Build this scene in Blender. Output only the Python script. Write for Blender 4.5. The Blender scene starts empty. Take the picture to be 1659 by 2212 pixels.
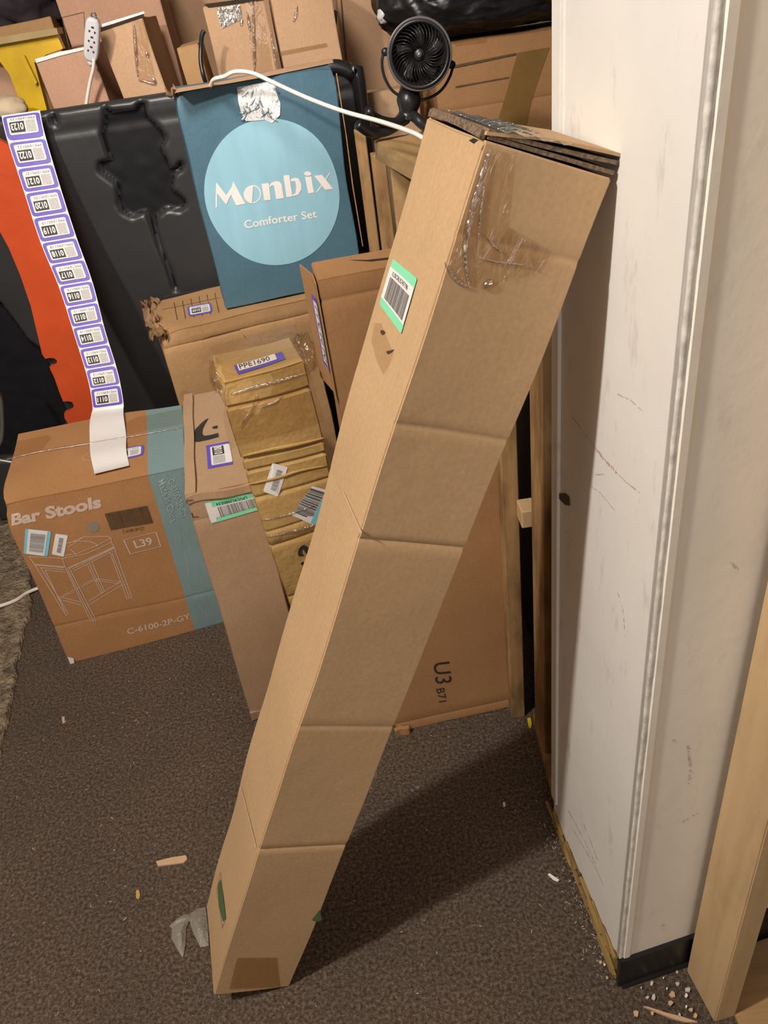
import bpy, bmesh, math, random
from mathutils import Vector, Matrix, noise, Euler
random.seed(7)
V = Vector
# ------------------------------------------------------------------ camera, light, exposure
F, CX, CY, H = 1660.0, 829.5, 1106.0, 1.5
_d = V((1190 - CX, 3520 - CY, F)).normalized()          # plumb direction seen by the camera
_Z = -_d
_f = V((0, 0, 1)); _Y = (_f - _f.dot(_Z) * _Z).normalized()
_X = _Y.cross(_Z)
if _X.x < 0: _X = -_X
R = Matrix((_X, _Y, _Z))                                 # image axes (right, down, forward) -> world
CAM = V((0, 0, H))
S = bpy.context.scene
C = S.collection
cd = bpy.data.cameras.new('camera'); cam = bpy.data.objects.new('camera', cd); C.objects.link(cam)
cd.sensor_fit = 'HORIZONTAL'; cd.sensor_width = 36.0; cd.lens = F / 1659.0 * 36.0
cd.clip_start = 0.02; cd.clip_end = 60
r_ = R @ V((1, 0, 0)); d_ = R @ V((0, 1, 0)); f_ = R @ V((0, 0, 1))
cm = Matrix((( r_.x, -d_.x, -f_.x, CAM.x), (r_.y, -d_.y, -f_.y, CAM.y), (r_.z, -d_.z, -f_.z, CAM.z), (0, 0, 0, 1)))
cam.matrix_world = cm
S.camera = cam
S.view_settings.view_transform = 'Standard'; S.view_settings.look = 'None'
S.view_settings.gamma = 1.0; S.view_settings.use_curve_mapping = False
S.view_settings.exposure = 0.0
w = bpy.data.worlds.new('world'); S.world = w; w.use_nodes = True
w.node_tree.nodes['Background'].inputs[0].default_value = (1, 0.9, 0.8, 1)
w.node_tree.nodes['Background'].inputs[1].default_value = 0.012

def light(name, kind, loc, power, col, size=0.1, target=None):
    l = bpy.data.lights.new(name, kind); l.energy = power; l.color = col
    if kind == 'AREA': l.shape = 'DISK'; l.size = size
    else: l.shadow_soft_size = size
    o = bpy.data.objects.new(name, l); C.objects.link(o); o.location = loc
    if target is not None:
        o.rotation_euler = (V(target) - V(loc)).to_track_quat('-Z', 'Y').to_euler()
    return o
light('ceiling_lamp', 'POINT', (-1.15, 0.12, 2.5), 166, (1.0, 0.925, 0.83), 0.06)
light('added_rear_fill', 'AREA', (0.2, -3.5, 2.0), 40, (1.0, 0.91, 0.82), 2.0, (0.0, 1.2, 0.9))  # unseen soft fill added behind the camera to brighten viewer-facing sides
bl = light('added_back_fill', 'AREA', (-0.5, 0.8, 2.75), 9, (1.0, 0.91, 0.82), 0.5, (-0.15, 2.6, 1.25)); bl.data.spread = 1.35  # added light with narrowed spread, lifts the back boxes and spares the floor

# ------------------------------------------------------------------ photograph geometry helpers
def ray(x, y): return R @ V(((x - CX) / F, (y - CY) / F, 1))
def at(x, y, Y):                    # point at depth Y
    r = ray(x, y); return CAM + r * (Y / r.y)
def atz(x, y, z=0.0):               # point on a level plane
    r = ray(x, y); return CAM + r * ((z - H) / r.z)
def onpl(x, y, p, n):
    r = ray(x, y); return CAM + r * (V(n).dot(V(p) - CAM) / V(n).dot(r))

# ------------------------------------------------------------------ materials
def nodes_of(m):
    m.use_nodes = True; nt = m.node_tree; return nt, nt.nodes['Principled BSDF']
def ramp(nt, fac, stops):
    r = nt.nodes.new('ShaderNodeValToRGB'); e = r.color_ramp.elements
    while len(e) < len(stops): e.new(0.5)
    for k, (p, c) in enumerate(stops): e[k].position = p; e[k].color = (*c, 1) if len(c) == 3 else c
    nt.links.new(fac, r.inputs[0]); return r.outputs[0]
def mixc(nt, fac, a, b, mode='MIX'):
    m = nt.nodes.new('ShaderNodeMix'); m.data_type = 'RGBA'; m.blend_type = mode
    if isinstance(fac, (int, float)): m.inputs[0].default_value = fac
    else: nt.links.new(fac, m.inputs[0])
    for s, v in ((6, a), (7, b)):
        if isinstance(v, tuple): m.inputs[s].default_value = (*v[:3], 1)
        else: nt.links.new(v, m.inputs[s])
    return m.outputs[2]
def noise_n(nt, scale, detail=4, vec=None, rough=0.55, dist=0.0):
    n = nt.nodes.new('ShaderNodeTexNoise'); n.inputs['Scale'].default_value = scale
    n.inputs['Detail'].default_value = detail; n.inputs['Roughness'].default_value = rough
    n.inputs['Distortion'].default_value = dist
    if vec is not None: nt.links.new(vec, n.inputs['Vector'])
    return n.outputs['Fac']
def coords(nt, scale=None):
    t = nt.nodes.new('ShaderNodeTexCoord'); o = t.outputs['Object']
    if scale:
        m = nt.nodes.new('ShaderNodeMapping'); m.inputs['Scale'].default_value = scale
        nt.links.new(o, m.inputs[0]); o = m.outputs[0]
    return o
def bump(nt, b, h, strength, dist=0.002):
    n = nt.nodes.new('ShaderNodeBump'); n.inputs['Strength'].default_value = strength
    n.inputs['Distance'].default_value = dist; nt.links.new(h, n.inputs['Height'])
    nt.links.new(n.outputs[0], b.inputs['Normal']); return n
def M(name, col, rough=0.6, spec=0.4, metal=0.0, var=0.12, vscale=12, bstr=0.0, bscale=200, bdist=0.001, stretch=None, coat=0):
    m = bpy.data.materials.new(name); nt, b = nodes_of(m)
    v = coords(nt, stretch)
    n = noise_n(nt, vscale, 4, v)
    dk = tuple(c * (1 - var) for c in col); lt = tuple(min(1, c * (1 + var)) for c in col)
    nt.links.new(ramp(nt, n, [(0.3, dk), (0.7, lt)]), b.inputs['Base Color'])
    b.inputs['Roughness'].default_value = rough; b.inputs['Metallic'].default_value = metal
    b.inputs['Specular IOR Level'].default_value = spec; b.inputs['Coat Weight'].default_value = coat
    if bstr: bump(nt, b, noise_n(nt, bscale, 3, v), bstr, bdist)
    return m
def cardboard(name, col, var=0.10, flute=(1, 0, 0), wrinkle=0.12, rough=0.75, stripe=None, circle=None, tapeish=0.0):
    m = bpy.data.materials.new(name); nt, b = nodes_of(m)
    v = coords(nt)
    big = noise_n(nt, 5, 3, v); fine = noise_n(nt, 160, 2, v)
    dk = tuple(c * (1 - var) for c in col); lt = tuple(c * (1 + var) for c in col)
    base = ramp(nt, big, [(0.3, dk), (0.7, lt)])
    mp = coords(nt, (4, 4, 60) if flute == 'z' else (60, 60, 4))
    fib = noise_n(nt, 6, 3, mp)
    base = mixc(nt, 1.0, base, ramp(nt, fib, [(0.3, (0.965, 0.965, 0.965)), (0.7, (1.03, 1.025, 1.02))]), 'MULTIPLY')
    base = mixc(nt, 1.0, base, ramp(nt, fine, [(0.3, (0.94, 0.94, 0.93)), (0.7, (1.05, 1.05, 1.06))]), 'MULTIPLY')
    if stripe or circle:
        sx = nt.nodes.new('ShaderNodeSeparateXYZ'); nt.links.new(v, sx.inputs[0])
    if stripe:
        lo, hi, sc = stripe
        a = nt.nodes.new('ShaderNodeMath'); a.operation = 'GREATER_THAN'; a.inputs[1].default_value = lo; nt.links.new(sx.outputs[0], a.inputs[0])
        a2 = nt.nodes.new('ShaderNodeMath'); a2.operation = 'LESS_THAN'; a2.inputs[1].default_value = hi; nt.links.new(sx.outputs[0], a2.inputs[0])
        mm = nt.nodes.new('ShaderNodeMath'); mm.operation = 'MULTIPLY'; nt.links.new(a.outputs[0], mm.inputs[0]); nt.links.new(a2.outputs[0], mm.inputs[1])
        base = mixc(nt, mm.outputs[0], base, mixc(nt, 1.0, sc, ramp(nt, fib, [(0.3, (0.9, 0.9, 0.9)), (0.7, (1.08, 1.08, 1.08))]), 'MULTIPLY'))
    nt.links.new(base, b.inputs['Base Color'])
    b.inputs['Roughness'].default_value = rough; b.inputs['Specular IOR Level'].default_value = 0.25
    w1 = noise_n(nt, 14, 4, v, 0.6)
    ad = nt.nodes.new('ShaderNodeMath'); ad.operation = 'MULTIPLY_ADD'; ad.inputs[1].default_value = 0.018
    nt.links.new(fib, ad.inputs[0]); nt.links.new(w1, ad.inputs[2])
    bump(nt, b, ad.outputs[0], wrinkle, 0.02)
    return m
def glossy_clear(name, tint=(0.92, 0.87, 0.8), fac=0.1, bs=1.0, sc=60, rough=0.12, gcol=(1, 1, 1)):
    m = bpy.data.materials.new(name); m.use_nodes = True; nt = m.node_tree
    for n in list(nt.nodes): nt.nodes.remove(n)
    out = nt.nodes.new('ShaderNodeOutputMaterial'); mx = nt.nodes.new('ShaderNodeMixShader')
    t = nt.nodes.new('ShaderNodeBsdfTransparent'); t.inputs[0].default_value = (*tint, 1)
    g = nt.nodes.new('ShaderNodeBsdfGlossy'); g.inputs['Roughness'].default_value = rough; g.inputs[0].default_value = (*gcol, 1)
    v = coords(nt, (1, 1, 0.45))
    n = noise_n(nt, sc, 3, v, 0.5, 1.2)
    bp = nt.nodes.new('ShaderNodeBump'); bp.inputs['Strength'].default_value = bs; bp.inputs['Distance'].default_value = 0.006
    nt.links.new(n, bp.inputs['Height']); nt.links.new(bp.outputs[0], g.inputs['Normal'])
    mx.inputs[0].default_value = fac
    nt.links.new(t.outputs[0], mx.inputs[1]); nt.links.new(g.outputs[0], mx.inputs[2]); nt.links.new(mx.outputs[0], out.inputs[0])
    return m
def carpet_mat():
    m = bpy.data.materials.new('brown_carpet'); nt, b = nodes_of(m); v = coords(nt)
    n1 = noise_n(nt, 150, 4, v, 0.65); n2 = noise_n(nt, 3.0, 3, v); n3 = noise_n(nt, 420, 2, v, 0.6)
    c = ramp(nt, n1, [(0.34, (0.068, 0.048, 0.036)), (0.5, (0.142, 0.106, 0.082)), (0.66, (0.25, 0.195, 0.157))])
    c = mixc(nt, 1.0, c, ramp(nt, n2, [(0.3, (0.82, 0.82, 0.82)), (0.7, (1.1, 1.08, 1.06))]), 'MULTIPLY')
    vo = nt.nodes.new('ShaderNodeTexVoronoi'); vo.inputs['Scale'].default_value = 42; nt.links.new(v, vo.inputs['Vector'])
    sp = ramp(nt, vo.outputs['Distance'], [(0.0, (1, 1, 1)), (0.045, (1, 1, 1)), (0.075, (0, 0, 0))])
    mask = nt.nodes.new('ShaderNodeMath'); mask.operation = 'MULTIPLY'
    gt = nt.nodes.new('ShaderNodeMath'); gt.operation = 'GREATER_THAN'; gt.inputs[1].default_value = 0.56
    nt.links.new(noise_n(nt, 35, 2, v), gt.inputs[0])
    nt.links.new(sp, mask.inputs[0]); nt.links.new(gt.outputs[0], mask.inputs[1])
    c = mixc(nt, mask.outputs[0], c, (0.30, 0.25, 0.2))
    nt.links.new(c, b.inputs['Base Color']); b.inputs['Roughness'].default_value = 0.95; b.inputs['Specular IOR Level'].default_value = 0.1
    ad = nt.nodes.new('ShaderNodeMath'); ad.operation = 'ADD'; nt.links.new(n1, ad.inputs[0]); nt.links.new(n3, ad.inputs[1])
    bump(nt, b, ad.outputs[0], 0.9, 0.006)
    return m
def wood(name, a, bcol, axis='z', scale=14, rough=0.7, dirt=0.0):
    m = bpy.data.materials.new(name); nt, b = nodes_of(m)
    sc = {'x': (0.06, 1, 1), 'y': (1, 0.06, 1), 'z': (1, 1, 0.06)}[axis]
    v = coords(nt, sc)
    n = noise_n(nt, scale * 3, 5, v, 0.6, 0.8)
    c = ramp(nt, n, [(0.3, a), (0.7, bcol)])
    n2 = noise_n(nt, 16, 4, coords(nt, tuple(0.3 if q < 1 else 1 for q in sc)), 0.65)
    if dirt: c = mixc(nt, 1.0, c, ramp(nt, n2, [(0.38, (1 - dirt,) * 3), (0.55, (1, 1, 1))]), 'MULTIPLY')
    nt.links.new(c, b.inputs['Base Color']); b.inputs['Roughness'].default_value = rough; b.inputs['Specular IOR Level'].default_value = 0.2
    bump(nt, b, n, 0.25, 0.002)
    return m
def painted(name, col, marks=0.12):
    m = bpy.data.materials.new(name); nt, b = nodes_of(m); v = coords(nt)
    n = noise_n(nt, 4, 5, v, 0.65); n2 = noise_n(nt, 28, 6, coords(nt, (1, 1, 0.35)), 0.7)
    c = ramp(nt, n, [(0.3, tuple(x * 0.93 for x in col)), (0.7, tuple(x * 1.03 for x in col))])
    c = mixc(nt, 1.0, c, ramp(nt, n2, [(0.27, (1 - marks * 2,) * 3), (0.42, (1, 1, 1))]), 'MULTIPLY')
    nt.links.new(c, b.inputs['Base Color']); b.inputs['Roughness'].default_value = 0.55; b.inputs['Specular IOR Level'].default_value = 0.35
    bump(nt, b, noise_n(nt, 45, 4, v), 0.12, 0.004)
    return m

KRAFT = cardboard('tan_kraft_board', (0.505, 0.335, 0.185), 0.05, wrinkle=0.06)
KRAFT_O = cardboard('orange_kraft_board', (0.40, 0.205, 0.088), 0.08, wrinkle=0.10, stripe=(0.362, 9, (0.20, 0.30, 0.31)))
KRAFT_P = cardboard('pinkish_kraft_board', (0.43, 0.28, 0.17), 0.07, wrinkle=0.12)
KRAFT_D = cardboard('deep_brown_board', (0.37, 0.20, 0.09), 0.08, wrinkle=0.10)
KRAFT_M = cardboard('worn_brown_board', (0.42, 0.25, 0.118), 0.10, wrinkle=0.2)
KRAFT_Y = cardboard('taped_yellow_board', (0.47, 0.30, 0.115), 0.14, wrinkle=0.35, rough=0.32)
KRAFT_L = cardboard('light_back_board', (0.52, 0.33, 0.20), 0.06, wrinkle=0.1)
KRAFT_R = cardboard('reddish_back_board', (0.47, 0.28, 0.19), 0.07, wrinkle=0.1)
TEAL = cardboard('teal_printed_board', (0.082, 0.168, 0.230), 0.10, wrinkle=0.14, rough=0.42)
SKY = M('pale_blue_ink', (0.31, 0.57, 0.70), 0.4, 0.4, var=0.07, vscale=7, stretch=(3, 1, 0.3))
CREAM = M('cream_ink', (0.88, 0.82, 0.80), 0.45, var=0.05)
PINKW = M('white_print_ink', (0.62, 0.47, 0.39), 0.6, var=0.06)
PALEB = M('pale_stripe_ink', (0.33, 0.44, 0.46), 0.6, var=0.06)
INKDK = M('black_print_ink', (0.035, 0.03, 0.028), 0.55, var=0.1)
INKBR = M('brown_print_ink', (0.115, 0.07, 0.035), 0.6, var=0.25, vscale=40)
INKGR = M('grey_print_dot', (0.24, 0.22, 0.185), 0.6)
PAPER = M('white_label_paper', (0.80, 0.78, 0.77), 0.4, var=0.03)
GREYP = M('pale_grey_print', (0.50, 0.48, 0.48), 0.5, var=0.2, vscale=300)
GREYT = M('grey_lettering', (0.22, 0.21, 0.21), 0.5)
PURP = M('violet_label_ink', (0.13, 0.09, 0.50), 0.4, var=0.05)
MINT = M('mint_label_ink', (0.24, 0.72, 0.45), 0.4, var=0.04)
CYANL = M('cyan_label_ink', (0.22, 0.58, 0.74), 0.4, var=0.04)
GREEN = M('dark_green_ink', (0.08, 0.15, 0.06), 0.5)
EDGE = M('corrugated_edge', (0.17, 0.115, 0.075), 0.9, var=0.6, vscale=260)
SHADEDK = M('dark_hollow_shade', (0.035, 0.022, 0.014), 0.9)  # near-black colour standing in for shade inside openings and gaps
TAPE = glossy_clear('clear_packing_tape', (0.93, 0.89, 0.84), 0.05, 1.0, 45, 0.16)
TAPE2 = glossy_clear('clear_film_on_box', (0.93, 0.90, 0.86), 0.06, 0.9, 26, 0.14)
TAPEC = glossy_clear('crumpled_silver_tape', (0.72, 0.80, 0.86), 0.5, 1.0, 90, 0.3)
def crinkle():  # white patches painted for the glints of crinkled clear tape
    m = bpy.data.materials.new('crinkled_tape_glints'); nt, b = nodes_of(m); v = coords(nt, (1, 1, 0.6))
    n = noise_n(nt, 75, 5, v, 0.75, 2.5)
    nt.links.new(ramp(nt, n, [(0.34, (0.2, 0.2, 0.2)), (0.47, (1, 1, 1))]), b.inputs['Alpha'])
    b.inputs['Base Color'].default_value = (0.80, 0.83, 0.86, 1); b.inputs['Roughness'].default_value = 0.3
    b.inputs['Base Color'].default_value = (0.9, 0.92, 0.94, 1); bump(nt, b, n, 0.5, 0.004); return m
CRINK = crinkle()
BAGF = glossy_clear('thin_plastic_film', (0.80, 0.80, 0.76), 0.16, 1.0, 60, 0.25, (0.9, 0.9, 0.85))
CREASE = M('light_crease_board', (0.56, 0.38, 0.22), 0.8)
BLACKP = M('black_moulded_plastic', (0.030, 0.031, 0.033), 0.36, 0.5, var=0.12, vscale=4, bstr=0.25, bscale=9, bdist=0.01)
RECM = M('recess_shade_plastic', (0.006, 0.006, 0.009), 0.55, 0.25, var=0.2)  # darker than the shell: shade of the recesses put into the colour
BLACKG = M('glossy_black_plastic', (0.008, 0.009, 0.012), 0.18, 0.6, var=0.2, bstr=0.3, bscale=30, bdist=0.006)
FANB = M('black_fan_plastic', (0.016, 0.016, 0.018), 0.32, 0.5, var=0.1)
FANR = M('grey_fan_rim', (0.10, 0.09, 0.095), 0.28, 0.6, var=0.1)
ORANGE = M('orange_plastic', (0.62, 0.085, 0.022), 0.42, 0.4, var=0.12, vscale=5, bstr=0.3, bscale=22, bdist=0.006)
BAG = M('black_bin_bag', (0.012, 0.012, 0.013), 0.36, 0.45, var=0.2, bstr=0.5, bscale=9, bdist=0.02, stretch=(1, 1, 2.2))
YELLOW = M('yellow_plastic', (0.62, 0.40, 0.012), 0.35, 0.5, var=0.22, vscale=7)
OLIVE = M('olive_tape_rim', (0.34, 0.25, 0.11), 0.5, var=0.1)
TAPEBR = M('brown_parcel_tape', (0.235, 0.135, 0.045), 0.3, 0.5, var=0.12)
WHITEC = M('white_cord_vinyl', (0.80, 0.73, 0.68), 0.4, var=0.03)
WHITEP = M('pale_outlet_plastic', (0.60, 0.60, 0.63), 0.35, var=0.03)
FABRIC = M('dark_clothes', (0.035, 0.028, 0.032), 0.9, 0.1, var=0.5, vscale=9, bstr=0.5, bscale=50)
CARPET = carpet_mat()
WALLP = painted('dirty_white_paint', (0.79, 0.77, 0.74), 0.13)
WALLR = painted('cream_wall_paint', (0.86, 0.81, 0.73), 0.06)
ROOMW = painted('room_wall_paint', (0.30, 0.25, 0.20), 0.05)
BEADM = M('chipped_bead_paint', (0.66, 0.63, 0.58), 0.5, var=0.24, vscale=60, bstr=0.4, bscale=110, bdist=0.002)
RUBBER = M('black_rubber_base', (0.013, 0.013, 0.013), 0.35, 0.4, var=0.2)
STUDW = wood('pale_pine', (0.50, 0.34, 0.18), (0.62, 0.44, 0.25), 'z', 5, 0.65, 0.12)
STUDD = wood('stained_pine', (0.30, 0.17, 0.075), (0.44, 0.27, 0.125), 'z', 9, 0.75, 0.45)
BEAMW = wood('beam_pine', (0.34, 0.21, 0.09), (0.48, 0.31, 0.145), 'y', 8, 0.7, 0.2)
OSB = wood('damp_bare_wood', (0.17, 0.10, 0.035), (0.46, 0.31, 0.12), 'y', 26, 0.8, 0.5)
PLY = wood('plywood_floor', (0.32, 0.19, 0.085), (0.52, 0.34, 0.17), 'x', 8, 0.7, 0.1)
RUGM = M('beige_shag', (0.27, 0.215, 0.15), 0.95, 0.1, var=0.55, vscale=35, bstr=1.0, bscale=90, bdist=0.02)
RED = M('red_crayon', (0.68, 0.42, 0.37), 0.6); SCUFF = M('grey_scuff', (0.56, 0.53, 0.50), 0.6, var=0.2, vscale=60)
CHIPD = M('dark_chipped_hole', (0.07, 0.055, 0.04), 0.8)
SHARD = M('clear_shard', (0.55, 0.55, 0.55), 0.1, 0.8); SPLINT = M('wood_splinter', (0.60, 0.40, 0.25), 0.6)
YCHIP = M('yellow_chip', (0.75, 0.62, 0.02), 0.4); WCHIP = M('white_chip', (0.85, 0.83, 0.8), 0.5)
GREYM = M('grey_metal', (0.20, 0.20, 0.19), 0.35, 0.5, metal=0.6)

# ------------------------------------------------------------------ object helpers
def mesh_ob(name, verts, faces, mat, parent=None, smooth=False):
    me = bpy.data.meshes.new(name); me.from_pydata([tuple(v) for v in verts], [], faces); me.update()
    o = bpy.data.objects.new(name, me); C.objects.link(o)
    for m in (mat if isinstance(mat, list) else [mat]): me.materials.append(m)
    if parent is not None: o.parent = parent
    if smooth:
        for p in me.polygons: p.use_smooth = True
    return o
def bm_ob(name, bm, mat, parent=None, smooth=False):
    bmesh.ops.recalc_face_normals(bm, faces=bm.faces)
    me = bpy.data.meshes.new(name); bm.to_mesh(me); bm.free()
    o = bpy.data.objects.new(name, me); C.objects.link(o); me.materials.append(mat)
    if parent is not None: o.parent = parent
    if smooth:
        for p in me.polygons: p.use_smooth = True
    return o
def root(name, label, cat, loc, rot=(0, 0, 0), group=None):
    o = bpy.data.objects.new(name, None); C.objects.link(o); o.empty_display_size = 0.05
    o.location = loc; o.rotation_euler = rot
    o['label'] = label; o['category'] = cat
    if group: o['group'] = group
    return o
def tag(o, label, cat, group=None, kind=None):
    o['label'] = label; o['category'] = cat
    if group: o['group'] = group
    if kind: o['kind'] = kind
    return o
def struct(o): o['kind'] = 'structure'; return o
def box_bm(lo, hi, bev=0.0, seg=1, bm=None):
    b = bm or bmesh.new()
    vs = [b.verts.new((x, y, z)) for x in (lo[0], hi[0]) for y in (lo[1], hi[1]) for z in (lo[2], hi[2])]
    fs = [(0, 1, 3, 2), (4, 6, 7, 5), (0, 4, 5, 1), (2, 3, 7, 6), (0, 2, 6, 4), (1, 5, 7, 3)]
    nf = [b.faces.new([vs[i] for i in f]) for f in fs]
    if bev:
        es = list({e for f in nf for e in f.edges})
        bmesh.ops.bevel(b, geom=es, offset=bev, segments=seg, profile=0.6, affect='EDGES')
    return b
def catmull(pts, n=8):
    P = [V(p) for p in pts]; out = []
    for i in range(len(P) - 1):
        a = P[max(i - 1, 0)]; b = P[i]; c = P[i + 1]; d = P[min(i + 2, len(P) - 1)]
        for k in range(n):
            t = k / n
            out.append(0.5 * ((2 * b) + (c - a) * t + (2 * a - 5 * b + 4 * c - d) * t * t + (3 * b - a - 3 * c + d) * t ** 3))
    out.append(P[-1]); return out
def tube(pts, rad, sides=8, flat=1.0, up=(0, 0, 1), bm=None, cap=True):
    b = bm or bmesh.new(); rings = []
    n = len(pts)
    for i, p in enumerate(pts):
        t = (V(pts[min(i + 1, n - 1)]) - V(pts[max(i - 1, 0)])).normalized()
        s = t.cross(V(up))
        if s.length < 1e-4: s = t.cross(V((1, 0, 0)))
        s.normalize(); u = s.cross(t).normalized()
        rr = rad(i / (n - 1)) if callable(rad) else rad
        rings.append([b.verts.new(V(p) + s * math.cos(a) * rr * flat + u * math.sin(a) * rr) for a in [2 * math.pi * k / sides for k in range(sides)]])
    for i in range(n - 1):
        for k in range(sides):
            b.faces.new((rings[i][k], rings[i][(k + 1) % sides], rings[i + 1][(k + 1) % sides], rings[i + 1][k]))
    if cap: b.faces.new(rings[0]); b.faces.new(rings[-1][::-1])
    return b

# ---- cartons: a warped closed board shell with creases; decals follow the same warp
class Carton:
    def __init__(s, name, label, loc, dim, rot, mat, group=None, amp=0.0012, seed=0, creases=(), step=0.03, cat='box', rim=0.0015, dents=(), sidef=1.0):
        s.sidef = sidef
        s.w, s.d, s.h = dim; s.amp = amp; s.seed = seed; s.loc = V(loc); s.M = Euler(rot).to_matrix(); s.creases = creases
        s.rim = rim; s.dents = dents
        s.root = root(name, label, cat, loc, rot, group)
        def lines(L, extra=()):
            e = [0, 0.002, 0.006, L - 0.006, L - 0.002, L]
            n = max(1, int(L / step)); e += [L * k / n for k in range(1, n) if 0.01 < L * k / n < L - 0.01]
            for c in extra: e += [c - 0.006, c - 0.0025, c, c + 0.0025, c + 0.006]
            return sorted(set(round(q, 5) for q in e))
        xs = lines(s.w, [c for a, c, *_ in creases if a == 'x']); ys = lines(s.d); zs = lines(s.h, [c for a, c, *_ in creases if a == 'z'])
        vid = {}; verts = []; faces = []
        def vert(x, y, z):
            k = (x, y, z)
            if k not in vid: vid[k] = len(verts); verts.append(s.warp(s.soft(V(k))))
            return vid[k]
        def grid(A, B, f, flip):
            for i in range(len(A) - 1):
                for j in range(len(B) - 1):
                    q = [vert(*f(A[i], B[j])), vert(*f(A[i + 1], B[j])), vert(*f(A[i + 1], B[j + 1])), vert(*f(A[i], B[j + 1]))]
                    faces.append(q[::-1] if flip else q)
        W, D, Hh = xs[-1], ys[-1], zs[-1]
        grid(xs, zs, lambda a, b: (a, 0, b), False); grid(xs, zs, lambda a, b: (a, D, b), True)
        grid(xs, ys, lambda a, b: (a, b, 0), True); grid(xs, ys, lambda a, b: (a, b, Hh), False)
        grid(ys, zs, lambda a, b: (0, a, b), True); grid(ys, zs, lambda a, b: (W, a, b), False)
        s.body = mesh_ob('body', verts, faces, mat, s.root, True)
        s.body.data.set_sharp_from_angle(angle=math.radians(38)) if hasattr(s.body.data, 'set_sharp_from_angle') else None
    def soft(s, p):
        q = p.copy(); n = 0; e = [0, 0, 0]
        for k, L in enumerate((s.w, s.d, s.h)):
            if p[k] < 1e-6: e[k] = 1; n += 1
            elif p[k] > L - 2e-5: e[k] = -1; n += 1
        if n >= 2:
            for k in range(3): q[k] += e[k] * s.rim
        return q
    def warp(s, p):
        k = 5.0; sd = s.seed * 7.3
        o = V((noise.noise(p * k + V((sd, 0, 0))), noise.noise(p * k + V((0, sd + 31, 0))), noise.noise(p * k + V((0, 17, sd))))) * s.amp * 2
        for a, c, dep, *_ in s.creases:
            t = abs((p.x if a == 'x' else p.z) - c)
            if t < 0.006:
                f = (1 - t / 0.006) * dep
                cx = V((s.w / 2 - p.x, s.d / 2 - p.y, 0)) if a == 'z' else V((0, 0, 0))
                if a == 'z':
                    if p.y < 0.004: o.y += f
                    if p.x < 0.004: o.x += f * s.sidef
                    if p.x > s.w - 0.004: o.x -= f * s.sidef
        for c, r, dv in s.dents:
            t = (p - V(c)).length / r
            if t < 1: o += V(dv) * (1 - t) ** 2 * (1 + 0.5 * noise.noise(p * 60))
        q = p + o
        wz = (s.loc + s.M @ q).z
        if wz < 0.001: q = q + s.M.transposed() @ V((0, 0, 0.001 - wz))
        return q
    FN = {'front': V((0, -1, 0)), 'top': V((0, 0, 1)), 'left': V((-1, 0, 0)), 'right': V((1, 0, 0))}
    def px(s, fc, x, y):                 # photograph pixel -> local point on a face
        n = s.FN[fc]; o = V((s.w if fc == 'right' else 0, 0, s.h if fc == 'top' else 0))
        P = onpl(x, y, s.loc + s.M @ o, s.M @ n)
        return s.M.transposed() @ (P - s.loc)
    def place(s, fc, p, off): return s.warp(p) + s.FN[fc] * off
    def quad(s, fc, q):                  # q: bl, br, tr, tl (reading order) in pixels -> function (u, v, off) -> local
        c = [s.px(fc, *a) if len(a) == 2 else V(a) for a in q]
        def f(u, v, off=0.0008):
            p = (c[0] * (1 - u) + c[1] * u) * (1 - v) + (c[3] * (1 - u) + c[2] * u) * v
            return s.place(fc, p, off)
        return f
    def poly(s, fc, pts, name, mat, off=0.0008, parent=None, thick=0.0):
        P = [s.px(fc, *a) for a in pts]
        return fill(name, [s.place(fc, p, off) for p in P], mat, parent or s.root, s.FN[fc], thick)

def fill(name, P, mat, parent, nrm=None, thick=0.0, sub=0):
    bm = bmesh.new(); vs = [bm.verts.new(p) for p in P]; f = bm.faces.new(vs)
    if nrm is not None:
        f.normal_update()
        if f.normal.dot(nrm) < 0: f.normal_flip()
    if thick:
        r = bmesh.ops.extrude_face_region(bm, geom=[f]); n = V(nrm)
        for v in r['geom']:
            if isinstance(v, bmesh.types.BMVert): v.co += n * thick
    bmesh.ops.triangulate(bm, faces=bm.faces)
    return bm_ob(name, bm, mat, parent) if thick else mesh_from(name, bm, mat, parent)
def mesh_from(name, bm, mat, parent):
    me = bpy.data.meshes.new(name); bm.to_mesh(me); bm.free()
    o = bpy.data.objects.new(name, me); C.objects.link(o); me.materials.append(mat); o.parent = parent; return o

def patch(f, name, mat, parent, off=0.0008, r=(0, 0, 1, 1), n=6, rnd=0.0):
    verts = []; faces = []
    us = [r[0] + (r[2] - r[0]) * k / n for k in range(n + 1)]; vs = [r[1] + (r[3] - r[1]) * k / n for k in range(n + 1)]
    for j, v in enumerate(vs):
        for i, u in enumerate(us):
            uu, vv = u, v
            if rnd and i in (0, n) and j in (0, n):
                uu += (rnd if i == 0 else -rnd) * (r[2] - r[0]) * 0.3; vv += (rnd if j == 0 else -rnd) * (r[3] - r[1]) * 0.3
            verts.append(f(uu, vv, off))
    for j in range(n):
        for i in range(n):
            a = j * (n + 1) + i; faces.append((a, a + 1, a + n + 2, a + n + 1))
    return mesh_ob(name, verts, faces, mat, parent, True)
def rrect_poly(r, rad, asp=1.0, k=4):
    out = []
    for cx, cy, a0 in ((r[2] - rad, r[1] + rad * asp, -90), (r[2] - rad, r[3] - rad * asp, 0), (r[0] + rad, r[3] - rad * asp, 90), (r[0] + rad, r[1] + rad * asp, 180)):
        for i in range(k + 1):
            a = math.radians(a0 + 90 * i / k); out.append((cx + rad * math.cos(a), cy + rad * asp * math.sin(a)))
    return out
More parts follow.
